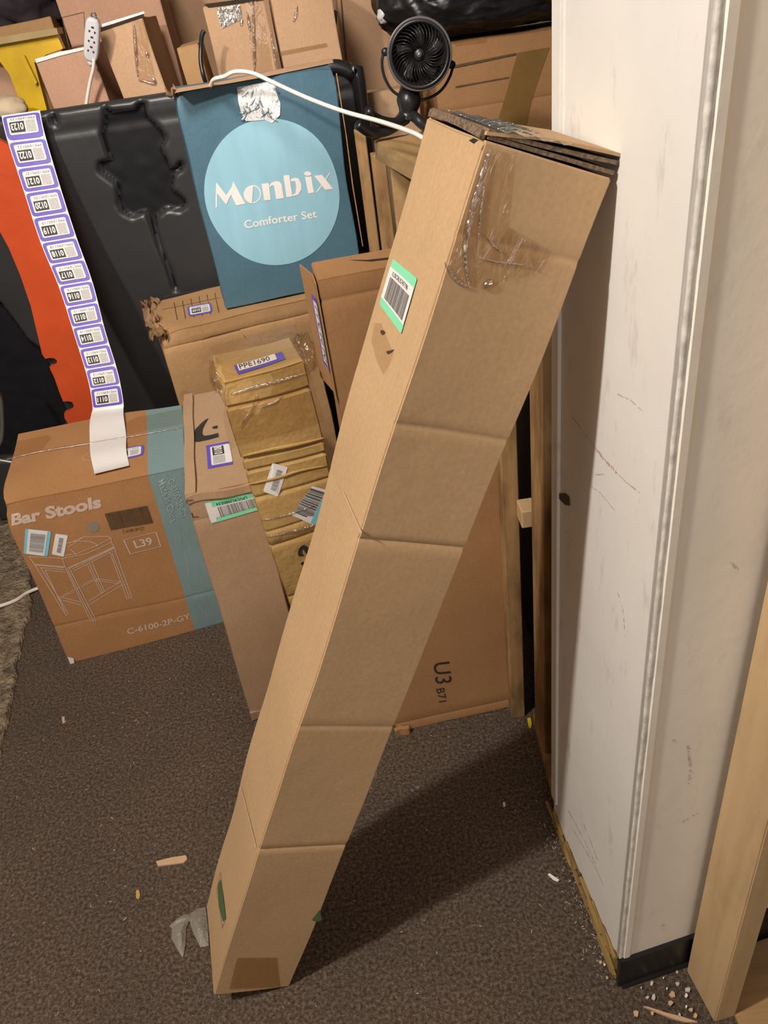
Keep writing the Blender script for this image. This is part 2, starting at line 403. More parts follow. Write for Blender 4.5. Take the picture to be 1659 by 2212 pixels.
def rpatch(f, name, mat, parent, off, r=(0, 0, 1, 1), rad=0.1, asp=1.0):
    P = rrect_poly(r, rad, asp); c = ((r[0] + r[2]) / 2, (r[1] + r[3]) / 2)
    verts = [f(*c, off)]; faces = []; n = len(P)
    for k in (0.5, 1.0): verts += [f(c[0] + (u - c[0]) * k, c[1] + (v - c[1]) * k, off) for u, v in P]
    for i in range(n):
        j = (i + 1) % n; faces += [(0, 1 + i, 1 + j), (1 + i, 1 + n + i, 1 + n + j, 1 + j)]
    return mesh_ob(name, verts, faces, mat, parent)
def bars(f, name, mat, parent, off, r, n=34, seed=1, vertical=True, fillf=0.5, slant=0.0):
    rg = random.Random(seed); verts = []; faces = []; u = 0.0; W = []
    while u < 1:
        a = rg.choice((0.012, 0.012, 0.022, 0.034)) ; g = rg.choice((0.010, 0.014, 0.022)) / fillf * 0.5
        W.append((u, min(1, u + a))); u += a + g
    for a, b in W:
        base = len(verts)
        for t in (0, 0.5, 1):
            for q in (a, b):
                if vertical: uu = r[0] + (r[2] - r[0]) * q; vv = r[1] + (r[3] - r[1]) * t
                else: uu = r[0] + (r[2] - r[0]) * t; vv = r[1] + (r[3] - r[1]) * q
                verts.append(f(uu, vv, off))
        faces += [(base, base + 1, base + 3, base + 2), (base + 2, base + 3, base + 5, base + 4)]
    return mesh_ob(name, verts, faces, mat, parent)
def ribbon(f, name, mat, parent, off, polys, wd):
    """polys: lists of local 2-D points handled by f(p)->local point; wd: width in the same unit"""
    verts = []; faces = []
    for P in polys:
        for (x0, y0), (x1, y1) in zip(P[:-1], P[1:]):
            L = math.hypot(x1 - x0, y1 - y0) or 1e-6; nx, ny = -(y1 - y0) / L * wd / 2, (x1 - x0) / L * wd / 2
            b = len(verts)
            verts += [f(x0 + nx, y0 + ny, off), f(x0 - nx, y0 - ny, off), f(x1 - nx, y1 - ny, off), f(x1 + nx, y1 + ny, off)]
            faces.append((b, b + 1, b + 2, b + 3))
    return mesh_ob(name, verts, faces, mat, parent)
_tc = {}
def text_mesh(s, bold=0.0):
    k = (s, bold)
    if k in _tc: return _tc[k]
    cu = bpy.data.curves.new('t', 'FONT'); cu.body = s; cu.size = 1; cu.resolution_u = 3; cu.offset = bold
    o = bpy.data.objects.new('t', cu); C.objects.link(o)
    dg = bpy.context.evaluated_depsgraph_get(); me = o.evaluated_get(dg).to_mesh()
    vs = [(v.co.x, v.co.y) for v in me.vertices]; fs = [tuple(p.vertices) for p in me.polygons]
    o.evaluated_get(dg).to_mesh_clear(); bpy.data.objects.remove(o); bpy.data.curves.remove(cu)
    x0 = min(v[0] for v in vs); x1 = max(v[0] for v in vs); y0 = min(v[1] for v in vs); y1 = max(v[1] for v in vs)
    vs = [((a - x0) / (x1 - x0), (b - y0) / (y1 - y0)) for a, b in vs]
    _tc[k] = (vs, fs); return _tc[k]
def text(f, s, name, mat, parent, off=0.0012, r=(0, 0, 1, 1), bold=0.0):
    vs, fs = text_mesh(s, bold)
    return mesh_ob(name, [f(r[0] + (r[2] - r[0]) * a, r[1] + (r[3] - r[1]) * b, off) for a, b in vs], fs, mat, parent)

# ------------------------------------------------------------------ room
def slab(name, lo, hi, mat, bev=0.0): return struct(bm_ob(name, box_bm(lo, hi, bev), mat))
slab('floor', (-4, -4, -0.1), (4, 4.5, 0), CARPET)
slab('ceiling', (-4, -4, 2.9), (4, 4.5, 3.0), ROOMW)
slab('wall_back', (-4, 4.5, -0.1), (4, 4.6, 3.0), ROOMW)
slab('wall_front', (-4, -4.1, -0.1), (4, -4, 3.0), ROOMW)
slab('wall_left', (-4.1, -4.1, -0.1), (-4, 4.6, 3.0), ROOMW)
slab('wall_far_right', (4, -4.1, -0.1), (4.1, 4.6, 3.0), ROOMW)
# wall end that juts in from the right: near corner N, long face runs away from the viewer
N = V((0.285, 0.627, 0)); FAR = V((0.2605, 0.957, 0)); ux = V((0.987, 0.165, 0)).normalized()
uy = (FAR - N).normalized(); LY = (FAR - N).length
class Face:                          # planar painting frame
    def __init__(s, o, u, n): s.o, s.u, s.n = V(o), V(u), V(n)
    def uv(s, x, y): P = onpl(x, y, s.o, s.n) - s.o; return P.dot(s.u), P.z
    def pt(s, a, z, off): return s.o + s.u * a + V((0, 0, z)) + s.n * off
nL = V((-uy.y, uy.x, 0)).normalized(); nL = nL if nL.x < 0 else -nL
nR = V((ux.y, -ux.x, 0)).normalized()
wallroot = bpy.data.objects.new('wall_right', None); C.objects.link(wallroot); struct(wallroot)
def prism(name, pts, z0, z1, mat, parent=None, bev=0.0, rag=None):
    bm = bmesh.new(); a = [bm.verts.new((p[0], p[1], z0)) for p in pts]; b = [bm.verts.new((p[0], p[1], z1)) for p in pts]
    bm.faces.new(a[::-1]); bm.faces.new(b); n = len(pts)
    for i in range(n): bm.faces.new((a[i], a[(i + 1) % n], b[(i + 1) % n], b[i]))
    if bev: bmesh.ops.bevel(bm, geom=list(bm.edges), offset=bev, segments=2, affect='EDGES')
    return bm_ob(name, bm, mat, parent)
def off2(p, dx, dy): return (p + ux * dx + uy * dy)
E1 = N + ux * 0.62; T = 0.33
Wc = [N + nL * 0, E1, E1 + uy * 0.33, FAR]
prism('wall_core', [off2(N, 0.012, 0.012), off2(N, 0.62, 0.012), off2(N, 0.62, LY - 0.012), off2(N, 0.012, LY - 0.012)], 0.0, 2.9, OSB, wallroot)
# white board on the left face, its lower edge broken off ragged above the floor
def ragged_board():
    f = Face(N, uy, nL); n = 44; verts = []; faces = []
    for k in range(n + 1):
        a = LY * k / n; z0 = 0.088 - 0.062 * (k / n) ** 0.8 + 0.010 * noise.noise(V((k * 0.45, 3, 1))) + (0.004 if k % 7 < 3 else 0)
        z0 += 0.012 * (k / n > 0.93)
        for z in (z0, z0 + 0.01, 0.6, 1.2, 2.9):
            verts.append(f.pt(a, z, 0.0)); verts.append(f.pt(a, z, -0.012))
    for k in range(n):
        for j in range(4):
            p = k * 10 + j * 2; q = p + 10
            faces += [(p, p + 2, q + 2, q), (p + 1, q + 1, q + 3, p + 3)]
        p = k * 10; faces.append((p, p + 10, p + 11, p + 1))
    faces += [tuple([0, 1, 3, 2])]
    return mesh_ob('painted_board', verts, faces, WALLP, wallroot)
ragged_board()
prism('painted_return', [N, N + ux * 0.62, off2(N, 0.62, 0.012), off2(N, 0, 0.012)], 0.088, 2.9, WALLR, wallroot)
# thin edge strip at the far end of the left face
for nm, a0, a1, t, m_ in (('edge_strip', LY - 0.022, LY + 0.004, 0.0045, WALLP), ('edge_bead', LY + 0.004, LY + 0.016, -0.004, WALLR)):
    P = [N + uy * a0 + nL * t, N + uy * a1 + nL * t, N + uy * a1 + ux * 0.02, N + uy * a0 + ux * 0.02]
    prism(nm, P, 0.085, 2.9, m_, wallroot, 0.001)
# rough corner bead, with a wavy chipped edge
def bead():
    bm = bmesh.new(); n = 150; rows = []
    for k in range(n + 1):
        z = 0.092 + (2.9 - 0.092) * k / n
        j = lambda s_, a: a * noise.noise(V((z * s_, 1.7, a * 900)))
        c = [N + uy * (0.005 + j(30, 0.003)) + nL * -0.0003, N + uy * 0.0015 + nL * (0.0006 + j(50, 0.0006)), N + nL * 0.0008 + nR * 0.0008 + V((j(60, 0.0006), 0, 0)),
             N + ux * (0.003 + j(55, 0.001)) + nR * (0.0012 + j(45, 0.0008)), N + ux * (0.0065 + j(25, 0.002)) + nR * 0.0002]
        rows.append([bm.verts.new(V((p.x, p.y, z))) for p in c])
    for a, b in zip(rows[:-1], rows[1:]):
        for i in range(4): bm.faces.new((a[i], a[i + 1], b[i + 1], b[i]))
    return bm_ob('corner_bead', bm, BEADM, wallroot, True)
bead()
# sunken joint line and raised flange on the right face
P = [N + ux * 0.0065 + nR * 0.0, N + ux * 0.0075 + nR * 0.0030, N + ux * 0.0165 + nR * 0.0030, N + ux * 0.0225]
prism('joint_tape', P, 0.091, 2.9, WALLR, wallroot)
fR = Face(N, ux, nR); fL = Face(N, uy, nL)
bb = []
for a, t in ((-0.001, -0.004), (0.0, 0.006), (0.01, 0.0075), (0.62, 0.0075), (0.62, 0.0)): bb.append(N + ux * a + nR * t)
o = prism('baseboard_right', bb, 0.0, 0.090, RUBBER, None, 0.0012); struct(o)
cove = prism('baseboard_toe', [N + ux * 0.004 + nR * 0.0074, N + ux * 0.62 + nR * 0.0074, N + ux * 0.62 + nR * 0.014, N + ux * 0.006 + nR * 0.012], 0.0, 0.008, RUBBER, o)
prism('exposed_sill', [off2(N, 0.002, 0.002), off2(N, 0.03, 0.002), off2(N, 0.03, LY - 0.004), off2(N, 0.002, LY - 0.004)], 0.0, 0.11, OSB, wallroot)
def splinter_sill():
    bm = bmesh.new(); rg = random.Random(5)
    for k in range(90):
        a = rg.uniform(0.0, LY - 0.02); L = rg.uniform(0.02, 0.07); z = rg.uniform(0.002, 0.03 + 0.05 * (1 - a / LY)); t = rg.uniform(0.001, 0.005)
        p = N + uy * a + nL * rg.uniform(-0.002, 0.004) + V((0, 0, z)); q = p + uy * L + V((0, 0, rg.uniform(-0.006, 0.006)))
        if q.z < t: q.z = t + 0.001
        tube([p, q], t, 4, bm=bm)
    o = bm_ob('splintered_edge', bm, OSB, wallroot); o['kind'] = 'stuff'
splinter_sill()
def marks(face, name, mat, polys, wd, off=0.0006, label=None):
    loc = []; rg = random.Random(len(polys) * 7 + int(polys[0][0][0]))
    for P in polys:
        L = [face.uv(*p) for p in P]
        for (x0, y0), (x1, y1) in zip(L[:-1], L[1:]):
            n = max(3, int(math.hypot(x1 - x0, y1 - y0) / 0.003))
            for k in range(n):
                if rg.random() < 0.30: continue
                j = lambda: rg.uniform(-1, 1) * wd * 0.35
                a, b = k / n, (k + rg.uniform(0.6, 1.2)) / n
                loc.append([(x0 + (x1 - x0) * a + j(), y0 + (y1 - y0) * a + j()), (x0 + (x1 - x0) * b + j(), y0 + (y1 - y0) * b + j())])
    o = ribbon(lambda a, z, of: face.pt(a, z, of), name, mat, wallroot, off, loc, wd)
    if label: o['label'] = label
    o['kind'] = 'stuff'
    return o
marks(fL, 'crayon_mark', RED, [[(1285, 966), (1300, 985), (1318, 1005), (1332, 1020)]], 0.004, label='red crayon streak')
marks(fL, 'scuff_mark', SCUFF, [[(1232, 895), (1262, 935), (1284, 962)], [(1332, 1020), (1352, 1040), (1385, 1066)], [(1275, 1049), (1295, 1062), (1315, 1085), (1330, 1105)],
      [(1287, 1025), (1307, 1024)], [(1335, 852), (1360, 862), (1390, 888)], [(1222, 1147), (1240, 1168)], [(1335, 1280), (1345, 1310), (1350, 1360)]], 0.0016)
marks(fL, 'scuff_mark', SCUFF, [[(1228, 1750), (1260, 1810), (1296, 1885)], [(1240, 1795), (1285, 1870), (1305, 1915)], [(1262, 1780), (1292, 1860)]], 0.0035)
marks(fR, 'scuff_mark', SCUFF, [[(1475, 1775), (1508, 1755)], [(1428, 2000), (1434, 1998)], [(1485, 1610), (1492, 1660), (1486, 1700)], [(1578, 1215), (1590, 1228)], [(1440, 1597), (1456, 1599)]], 0.003)
hp = [fL.pt(*fL.uv(x, y), 0.0008) for x, y in ((1202, 1067), (1222, 1065), (1231, 1073), (1232, 1092), (1222, 1090), (1212, 1080))]
fill('paint_chip', hp, CHIPD, wallroot, nL, 0.0006)['label'] = 'dark chip in the white paint'
# upright stud beside the wall end, plywood floor beyond
st = prism('wooden_stud', [V((0.4115, 0.632, 0)), V((0.4235, 0.546, 0)), V((0.4615, 0.551, 0)), V((0.4495, 0.637, 0))], 0.0, 2.45, STUDW, None, 0.002)
tag(st, 'upright pale pine stud standing against the cream wall at right edge', 'wood')
ply = bm_ob('plywood_sheet', box_bm((0.46, 0.30, 0.0), (1.7, 1.5, 0.006)), PLY)
tag(ply, 'pale plywood sheet on the floor right of the upright pine stud', 'board')
ply.location.y = 0.0

# ------------------------------------------------------------------ the long leaning carton
lb = Carton('long_carton', 'very long tan carton leaning on the white wall end', (-0.4295, 0.6802, 0.0585), (0.1425, 0.1682, 1.4352), (0.0271, 0.4104, 0.1922),
            KRAFT, amp=0.0022, seed=2, sidef=0.15, creases=(('z', 0.412, 0.0024), ('z', 0.683, 0.0014), ('z', 0.996, 0.0024), ('z', 1.146, 0.0016), ('z', 1.352, 0.0012)))
R0 = lb.root
def slab_local(c, lo, hi, name, mat, bend=None, parent=None, nx=10):
    bm = bmesh.new(); 
    xs = [lo[0] + (hi[0] - lo[0]) * k / nx for k in range(nx + 1)]; ys = [lo[1] + (hi[1] - lo[1]) * k / nx for k in range(nx + 1)]
    g = {}
    for i, x in enumerate(xs):
        for j, y in enumerate(ys):
            for k, z in enumerate((lo[2], hi[2])):
                g[i, j, k] = bm.verts.new(V((x, y, z)) + (bend(x, y) if bend else V((0, 0, 0))))
    for i in range(nx):
        for j in range(nx):
            bm.faces.new((g[i, j, 1], g[i + 1, j, 1], g[i + 1, j + 1, 1], g[i, j + 1, 1])); bm.faces.new((g[i, j, 0], g[i, j + 1, 0], g[i + 1, j + 1, 0], g[i + 1, j, 0]))
    for i in range(nx):
        bm.faces.new((g[i, 0, 0], g[i + 1, 0, 0], g[i + 1, 0, 1], g[i, 0, 1])); bm.faces.new((g[i, nx, 0], g[i, nx, 1], g[i + 1, nx, 1], g[i + 1, nx, 0]))
        bm.faces.new((g[0, i, 0], g[0, i, 1], g[0, i + 1, 1], g[0, i + 1, 0])); bm.faces.new((g[nx, i, 0], g[nx, i + 1, 0], g[nx, i + 1, 1], g[nx, i, 1]))
    return bm_ob(name, bm, mat, parent or c.root, False)
w_, d_, h_ = lb.w, lb.d, lb.h
slab_local(lb, (0.004, 0.003, h_ + 0.0005), (w_ - 0.001, d_ - 0.003, h_ + 0.0045), 'inner_flap', EDGE, lambda x, y: V((0, 0, 0.003 * (x / w_))))
slab_local(lb, (0.002, 0.002, h_ + 0.005), (w_ + 0.001, d_ - 0.003, h_ + 0.009), 'inner_flap', EDGE, lambda x, y: V((0, 0, 0.008 * (x / w_) ** 1.5 * (1 - 0.2 * y / d_))))
slab_local(lb, (0.0, 0.001, h_ + 0.0095), (w_ + 0.0005, d_ * 0.98, h_ + 0.0125), 'outer_flap', KRAFT,
           lambda x, y: V((0, 0, -0.003 + 0.014 * (x / w_) ** 1.4 + 0.003 * math.sin(x / w_ * math.pi) * (1 - y / d_) - 0.003 * max(0, 1 - x / 0.05))))
slab_local(lb, (-0.003, 0.006, h_ - 0.001), (0.002, d_ - 0.012, h_ + 0.0065), 'corrugated_lip', EDGE, lambda x, y: V((-0.004 * math.sin(math.pi * y / d_), 0, 0.003 * math.sin(math.pi * y / d_))))
# clear tape over the seam, running down the front corner
tp = Carton.poly
t1 = lb.poly('front', [(1062, 318), (1115, 335), (1108, 400), (1098, 490), (1135, 520), (1190, 548), (1168, 592), (1078, 612), (1050, 628), (1012, 618), (985, 605), (962, 560), (990, 490), (1022, 400), (1046, 330)], 'packing_tape', TAPE, 0.0016)
fT = lb.quad('top', [(1050, 305), (1180, 330), (1150, 300), (1020, 275)])
slab_local(lb, (0.01, -0.001, h_ + 0.0135), (0.085, d_ * 0.9, h_ + 0.0140), 'packing_tape', TAPEC, lambda x, y: V((0, 0, -0.003 + 0.014 * (x / w_) ** 1.4 + 0.0015 * math.sin(x * 300))))
# fold ridges in the clear tape
def ridge(c, fc, pts, rad, name, mat, off=0.0016):
    P = catmull([c.place(fc, c.px(fc, *p), off) for p in pts], 6)
    return bm_ob(name, tube(P, lambda t: rad * (0.35 + math.sin(math.pi * min(1, max(0, t))) * 0.65), 5, flat=1.8, up=tuple(c.FN[fc])), mat, c.root, True)
TAPEW = glossy_clear('tape_highlight_fold', (0.88, 0.84, 0.79), 0.22, 0.8, 90, 0.22)
ridge(lb, 'front', [(1055, 325), (1040, 380), (1022, 440), (1008, 500), (1002, 560), (1008, 612)], 0.0022, 'tape_fold', TAPEW)
ridge(lb, 'front', [(1046, 400), (1035, 470), (1028, 540)], 0.0009, 'tape_fold', TAPEW)
ridge(lb, 'front', [(958, 562), (972, 590), (990, 610), (1012, 620)], 0.0014, 'tape_fold', TAPEW)
ridge(lb, 'front', [(1050, 508), (1062, 530), (1080, 543)], 0.001, 'tape_fold', TAPEW)
ridge(lb, 'front', [(1030, 555), (1072, 566), (1140, 575)], 0.0008, 'tape_fold', TAPEW)
ridge(lb, 'front', [(1040, 622), (1050, 612), (1060, 606)], 0.0022, 'tape_fold', TAPEW)
TINT2 = glossy_clear('thin_clear_tape', (0.93, 0.90, 0.86), 0.035, 0.3, 30, 0.35)
TINT = glossy_clear('flat_clear_tape', (0.80, 0.72, 0.62), 0.03, 0.3, 30, 0.4)
lb.poly('front', [(512, 2070), (598, 2066), (608, 2128), (494, 2136)], 'bottom_tape', TINT, 0.0014)
lb.poly('front', [(1098, 490), (1192, 545), (1168, 592), (1050, 560)], 'packing_tape', TINT2, 0.0014)
# shipping label on the narrow side
f = lb.quad('left', [(898, 602), (848, 560), (820, 660), (865, 724)])
f = lb.quad('left', [(820, 660), (865, 724), (899, 603), (849, 559)])
lab = rpatch(f, 'shipping_label', MINT, R0, 0.0012, rad=0.05, asp=0.6); lab['label'] = 'mint edged white barcode label'
patch(f, 'white_field', PAPER, lab, 0.0016, (0.0, 0.16, 1.0, 0.83), 4)
bars(f, 'barcode', GREYT, lab, 0.0020, (0.12, 0.20, 0.92, 0.66), seed=4)
g = lambda u, v, off=0: f(1 - u, 1 - v, off)
g = lambda u, v, off=0: f(u, v, off)
text(g, 'LUSCRU5747196', 'code_text', INKDK, lab, 0.0020, (0.16, 0.70, 0.80, 0.79))
tb = lb.poly('left', [(810, 700), (824, 702), (836, 735), (850, 765), (842, 790), (829, 812), (815, 785), (803, 740)], 'tape_scrap', TAPE2, 0.0016)
lb.poly('left', [(822, 716), (828, 717), (831, 722), (825, 727), (821, 722)], 'puncture', CHIPD, 0.0009)
lb.poly('left', [(833, 762), (840, 760), (850, 757), (845, 763), (836, 768)], 'puncture', CHIPD, 0.0009)
# printed green mark near the foot
fg = lb.quad('left', [(472, 1925), (488, 1978), (489, 2003), (470, 1945)])
lb.poly('left', [(471, 1915), (478, 1900), (484, 1940), (489, 1985), (482, 1993), (474, 1960)], 'green_print', GREEN, 0.0009)
frm = [lb.px('left', *p) for p in ((478, 1884), (489, 1985), (481, 2007), (469, 1925), (478, 1884))]
ribbon(lambda a, b, of: lb.place('left', V((0, a, b)), of), 'print_outline', INKBR, R0, 0.001, [[(p.y, p.z) for p in frm]], 0.0012)
lb.poly('front', [(672, 1985), (690, 1963), (694, 1984), (684, 1988)], 'green_print', GREEN, 0.0009)
lb.poly('front', [(1013, 301), (1024, 296), (1034, 301), (1024, 309)], 'puncture', CHIPD, 0.0009)
# light rubbed edges
for pts in ([(760, 1130), (700, 1290)],): pass
cr = lb.poly('left', [(522, 1700), (524, 1700), (557, 1832), (554, 1832)], 'fold_line', CREASE, 0.0010)
lb.poly('left', [(742, 1065), (744, 1063), (785, 1150), (780, 1150)], 'fold_line', CREASE, 0.0010)

# ------------------------------------------------------------------ bar stool carton
sb = Carton('bar_stool_carton', 'wide orange-brown carton printed with a stool drawing and blue stripe', (-0.9625, 1.6725, 0.0), (0.462, 0.3673, 0.5681), (0.0375, 0.0417, 0.1756),
            KRAFT_O, amp=0.003, seed=5, creases=(('z', 0.147, 0.0012),), dents=(((0, 0, 0.568), 0.10, (0.012, 0.012, -0.012)), ((0.2, 0, 0.568), 0.06, (0, 0.004, -0.004))), rim=0.003)
G = sb.root
ff = lambda a, b, of: sb.place('front', V((a, 0, b)), of)
def sq(c, q, fc='front'): return c.quad(fc, q)
text(sq(sb, [(25, 1135), (220, 1097), (216, 1068), (18, 1108)]), 'Bar Stools', 'lettering', PINKW, G, 0.0012, bold=0.045)
text(sq(sb, [(275, 1370), (412, 1334), (409, 1322), (272, 1358)]), 'C-6100-2P-GY', 'lettering', PINKW, G, 0.0012, bold=0.02)
fb = sq(sb, [(240, 1146), (330, 1128), (317, 1090), (226, 1110)])
bars(fb, 'printed_barcode', INKBR, G, 0.0012, (0, 0, 1, 1), seed=9, fillf=1.3)
text(sq(sb, [(266, 1152), (312, 1143), (310, 1136), (264, 1145)]), 'C-6100-2P-GY', 'lettering', INKBR, G, 0.0012)
f = sq(sb, [(283, 1196), (349, 1179), (337, 1148), (268, 1166)])
ribbon(lambda a, b, of: f(a, b, of), 'printed_frame', PINKW, G, 0.0012, [[(0, 0), (1, 0), (1, 1), (0, 1), (0, 0)]], 0.035)
text(f, 'L39', 'lettering', PINKW, G, 0.0012, (0.24, 0.25, 0.80, 0.78), bold=0.03)
text(sq(sb, [(341, 1038), (369, 1128), (383, 1120), (356, 1030)]), 'Made In China', 'lettering', PALEB, G, 0.0012, bold=0.01)
text(sq(sb, [(362, 1036), (393, 1120), (405, 1112), (375, 1030)]), 'C-6100-2P-GY', 'lettering', PALEB, G, 0.0012, bold=0.01)
p0 = sb.px('front', 203, 1139)
verts = [ff(p0.x + 0.0145 * math.cos(a), p0.z + 0.0145 * math.sin(a), 0.0012) for a in [k * math.pi / 12 for k in range(24)]]
mesh_ob('printed_dot', verts, [tuple(range(24))], INKGR, G)
Z = lambda x, y: (x / 3.318, 1030 + y / 3.318)
DR = [[(210, 572), (445, 580), (460, 640), (250, 632), (210, 572)], [(445, 580), (620, 545), (800, 470), (820, 500), (480, 650)], [(800, 470), (800, 440), (770, 426), (600, 430), (500, 470)],
      [(480, 470), (560, 455), (650, 462), (705, 490), (690, 495)], [(500, 510), (540, 548)], [(540, 548), (690, 492), (800, 440)], [(460, 560), (510, 550), (545, 548)], [(600, 430), (490, 500)],
      [(250, 632), (475, 990), (490, 975), (290, 650)], [(320, 665), (470, 970)], [(290, 650), (460, 660)], [(320, 665), (465, 678)],
      [(460, 640), (650, 1030), (690, 1030), (490, 645)], [(475, 650), (670, 1035)], [(520, 670), (790, 540)], [(510, 655), (815, 515)],
      [(790, 540), (905, 880), (940, 868), (820, 500)], [(805, 545), (922, 870)], [(620, 625), (720, 835), (745, 825), (655, 610)], [(635, 620), (732, 830)],
      [(415, 870), (530, 820)], [(440, 850), (560, 790)], [(575, 790), (690, 730)], [(585, 770), (670, 728)], [(415, 870), (580, 915)], [(405, 850), (580, 895)],
      [(640, 915), (880, 775)], [(635, 890), (860, 755)], [(700, 730), (860, 755)], [(715, 745), (850, 770)], [(690, 725), (710, 740), (700, 755), (680, 740), (690, 725)]]
polys = []
for P_ in DR:
    L = []
    for x, y in P_: q = sb.px('front', *Z(x, y)); L.append((q.x, q.z))
    polys.append(L)
def dash(a, b, n, h):
    for k in range(n):
        t = k / n; x = a[0] + (b[0] - a[0]) * t; y = a[1] + (b[1] - a[1]) * t
        q = sb.px('front', *Z(x, y)); polys.append([(q.x, q.z), (q.x + 0.002, q.z - 0.005), (q.x + 0.005, q.z)])
dash((250, 625), (450, 640), 16, 8); dash((485, 640), (820, 500), 24, 8)
ribbon(ff, 'stool_drawing', PINKW, G, 0.0011, polys, 0.0018)
def sticker(c, fc, q, name, edge, seed, lbl=None, top=0.2, bot=0.2, side=False, barv=True, txt=None, br=(0.15, 0.25, 0.85, 0.75)):
    f = c.quad(fc, q)
    s_ = rpatch(f, name, edge, c.root, 0.0014, rad=0.06)
    if lbl: s_['label'] = lbl
    if edge is not PAPER:
        patch(f, 'white_field', PAPER, s_, 0.0018, (bot, 0, 1 - top, 1) if side else (0, bot, 1, 1 - top), 3)
    bars(f, 'barcode', GREYT, s_, 0.0022, br, seed=seed, vertical=barv)
    if txt: text(f, txt, 'code_text', INKDK, s_, 0.0022, (0.2, 0.80, 0.85, 0.90) if not side else (0.2, 0.82, 0.8, 0.9))
    return s_
sticker(sb, 'front', [(52, 1196), (103, 1201), (113, 1146), (57, 1140)], 'barcode_sticker', CYANL, 3, 'blue edged white barcode sticker', 0.14, 0.12, True, False, None, (0.22, 0.12, 0.80, 0.86))
sticker(sb, 'front', [(112, 1196), (137, 1201), (148, 1155), (122, 1151)], 'barcode_sticker', PAPER, 6, 'small white barcode sticker', 0, 0, False, False, None, (0.35, 0.15, 0.7, 0.85))
# clear tape along the top seam and its shining edge
sb.poly('top', [(12, 992), (400, 915), (398, 880), (30, 955)], 'packing_tape', TINT2, 0.003)
ridge(sb, 'top', [(8, 996), (70, 982), (130, 972), (190, 962), (280, 946), (340, 934), (392, 924)], 0.0022, 'tape_fold', TAPEW, 0.003)
# inventory sticker half hidden under the strip, printed roundel
def inv_sticker(c, fc, q, code, lbl=None, name='inventory_sticker', num=True, txt=None, flipnum=True):
    f = c.quad(fc, q) if hasattr(c, 'quad') else q
    par = c.root if hasattr(c, 'root') else c
    s_ = patch(f, name, PURP, par, 0.0012, (0, 0, 1, 1), 4, 0.12)
    if lbl: s_['label'] = lbl
    rpatch(f, 'white_field', PAPER, s_, 0.0018, (0.08, 0.12, 0.92, 0.88), 0.07, 1.4)
    patch(f, 'number_block', INKDK, s_, 0.0021, (0.46, 0.34, 0.84, 0.76), 2)
    text(f, code, 'number_text', PAPER, s_, 0.0025, (0.49, 0.42, 0.81, 0.68), bold=0.03)
    patch(f, 'code_square', GREYP, s_, 0.0021, (0.15, 0.36, 0.40, 0.80), 2)
    text(f, txt or ('PPE169' + code), 'code_text', GREYT, s_, 0.0021, (0.16, 0.17, 0.82, 0.28))
    return s_
inv_sticker(sb, 'top', [(312, 962), (235, 975), (239, 1000), (311, 985)], '0110', 'purple inventory sticker half under the label strip')
cx = sb.px('top', 196, 988)
verts = []
faces = []
for k in range(24):
    a = k * math.pi / 12
    for rr_ in (0.017, 0.0185): verts.append(sb.place('top', V((cx.x + rr_ * math.cos(a), cx.y + rr_ * math.sin(a), sb.h)), 0.0012))
for k in range(24): a = 2 * k; b = 2 * ((k + 1) % 24); faces.append((a, a + 1, b + 1, b))
mesh_ob('printed_ring', verts, faces, PINKW, G)
sb.poly('front', [(149, 1417), (162, 1420), (165, 1432), (157, 1436)], 'scuffed_corner', PAPER, 0.004)

# ------------------------------------------------------------------ carton with the arrow print
az = Carton('arrow_carton', 'narrow upright pinkish carton with black curved arrow print beside the stool carton', (-0.4121, 1.3584, 0.0), (0.152, 0.505, 0.6873), (0, 0.0177, 0.1369),
            KRAFT_P, amp=0.0025, seed=8, creases=(('z', 0.625, 0.001),), rim=0.003)
zz = lambda x, y: (380 + x / 4.879, 830 + y / 4.879)
az.poly('top', [zz(*p) for p in ((355, 360), (320, 375), (270, 415), (215, 470), (170, 540), (160, 585), (175, 608), (225, 612), (330, 592), (445, 560), (440, 520), (360, 540), (295, 548), (278, 525), (285, 480), (315, 420))], 'curved_arrow', INKDK, 0.001)
az.poly('top', [zz(*p) for p in ((380, 465), (400, 448), (440, 440), (440, 470), (400, 474))], 'curved_arrow', INKDK, 0.001)
f = az.quad('top', [zz(330, 890), zz(305, 655), zz(545, 610), zz(600, 840)])
s_ = patch(f, 'inventory_sticker', PURP, az.root, 0.0012, (0, 0, 1, 1), 3); s_['label'] = 'purple edged inventory sticker'
rpatch(f, 'white_field', PAPER, s_, 0.0016, (0.10, 0.16, 0.90, 1.0), 0.05)
patch(f, 'number_block', INKDK, s_, 0.002, (0.50, 0.24, 0.86, 0.72), 2)
gg = lambda u, v, of: f(0.52 + 0.33 * u, 0.30 + 0.36 * v, of)
text(gg, '0108', 'number_text', PAPER, s_, 0.0024, (0.0, 0, 1, 1), bold=0.03)
patch(f, 'code_square', GREYP, s_, 0.002, (0.14, 0.24, 0.46, 0.72), 2)
for q in ([(104, 960), (106, 1080)], [(183, 975), (183, 1068)]):
    a, b = [zz(*p) for p in q]
    az.poly('top', [(a[0] - 1.8, a[1]), (a[0] + 1.8, a[1]), (b[0] + 1.8, b[1] - 7), (b[0] + 5, b[1] - 9), (b[0], b[1]), (b[0] - 5, b[1] - 9), (b[0] - 1.8, b[1] - 7)], 'up_arrow', INKDK, 0.001)
L = [az.px('top', *zz(*p)) for p in ((72, 945), (135, 965), (208, 948))]
ribbon(lambda a, b, of: az.place('top', V((a, b, az.h)), of), 'arrow_bar', INKDK, az.root, 0.001, [[(p.x, p.y) for p in L]], 0.002)
CR = []
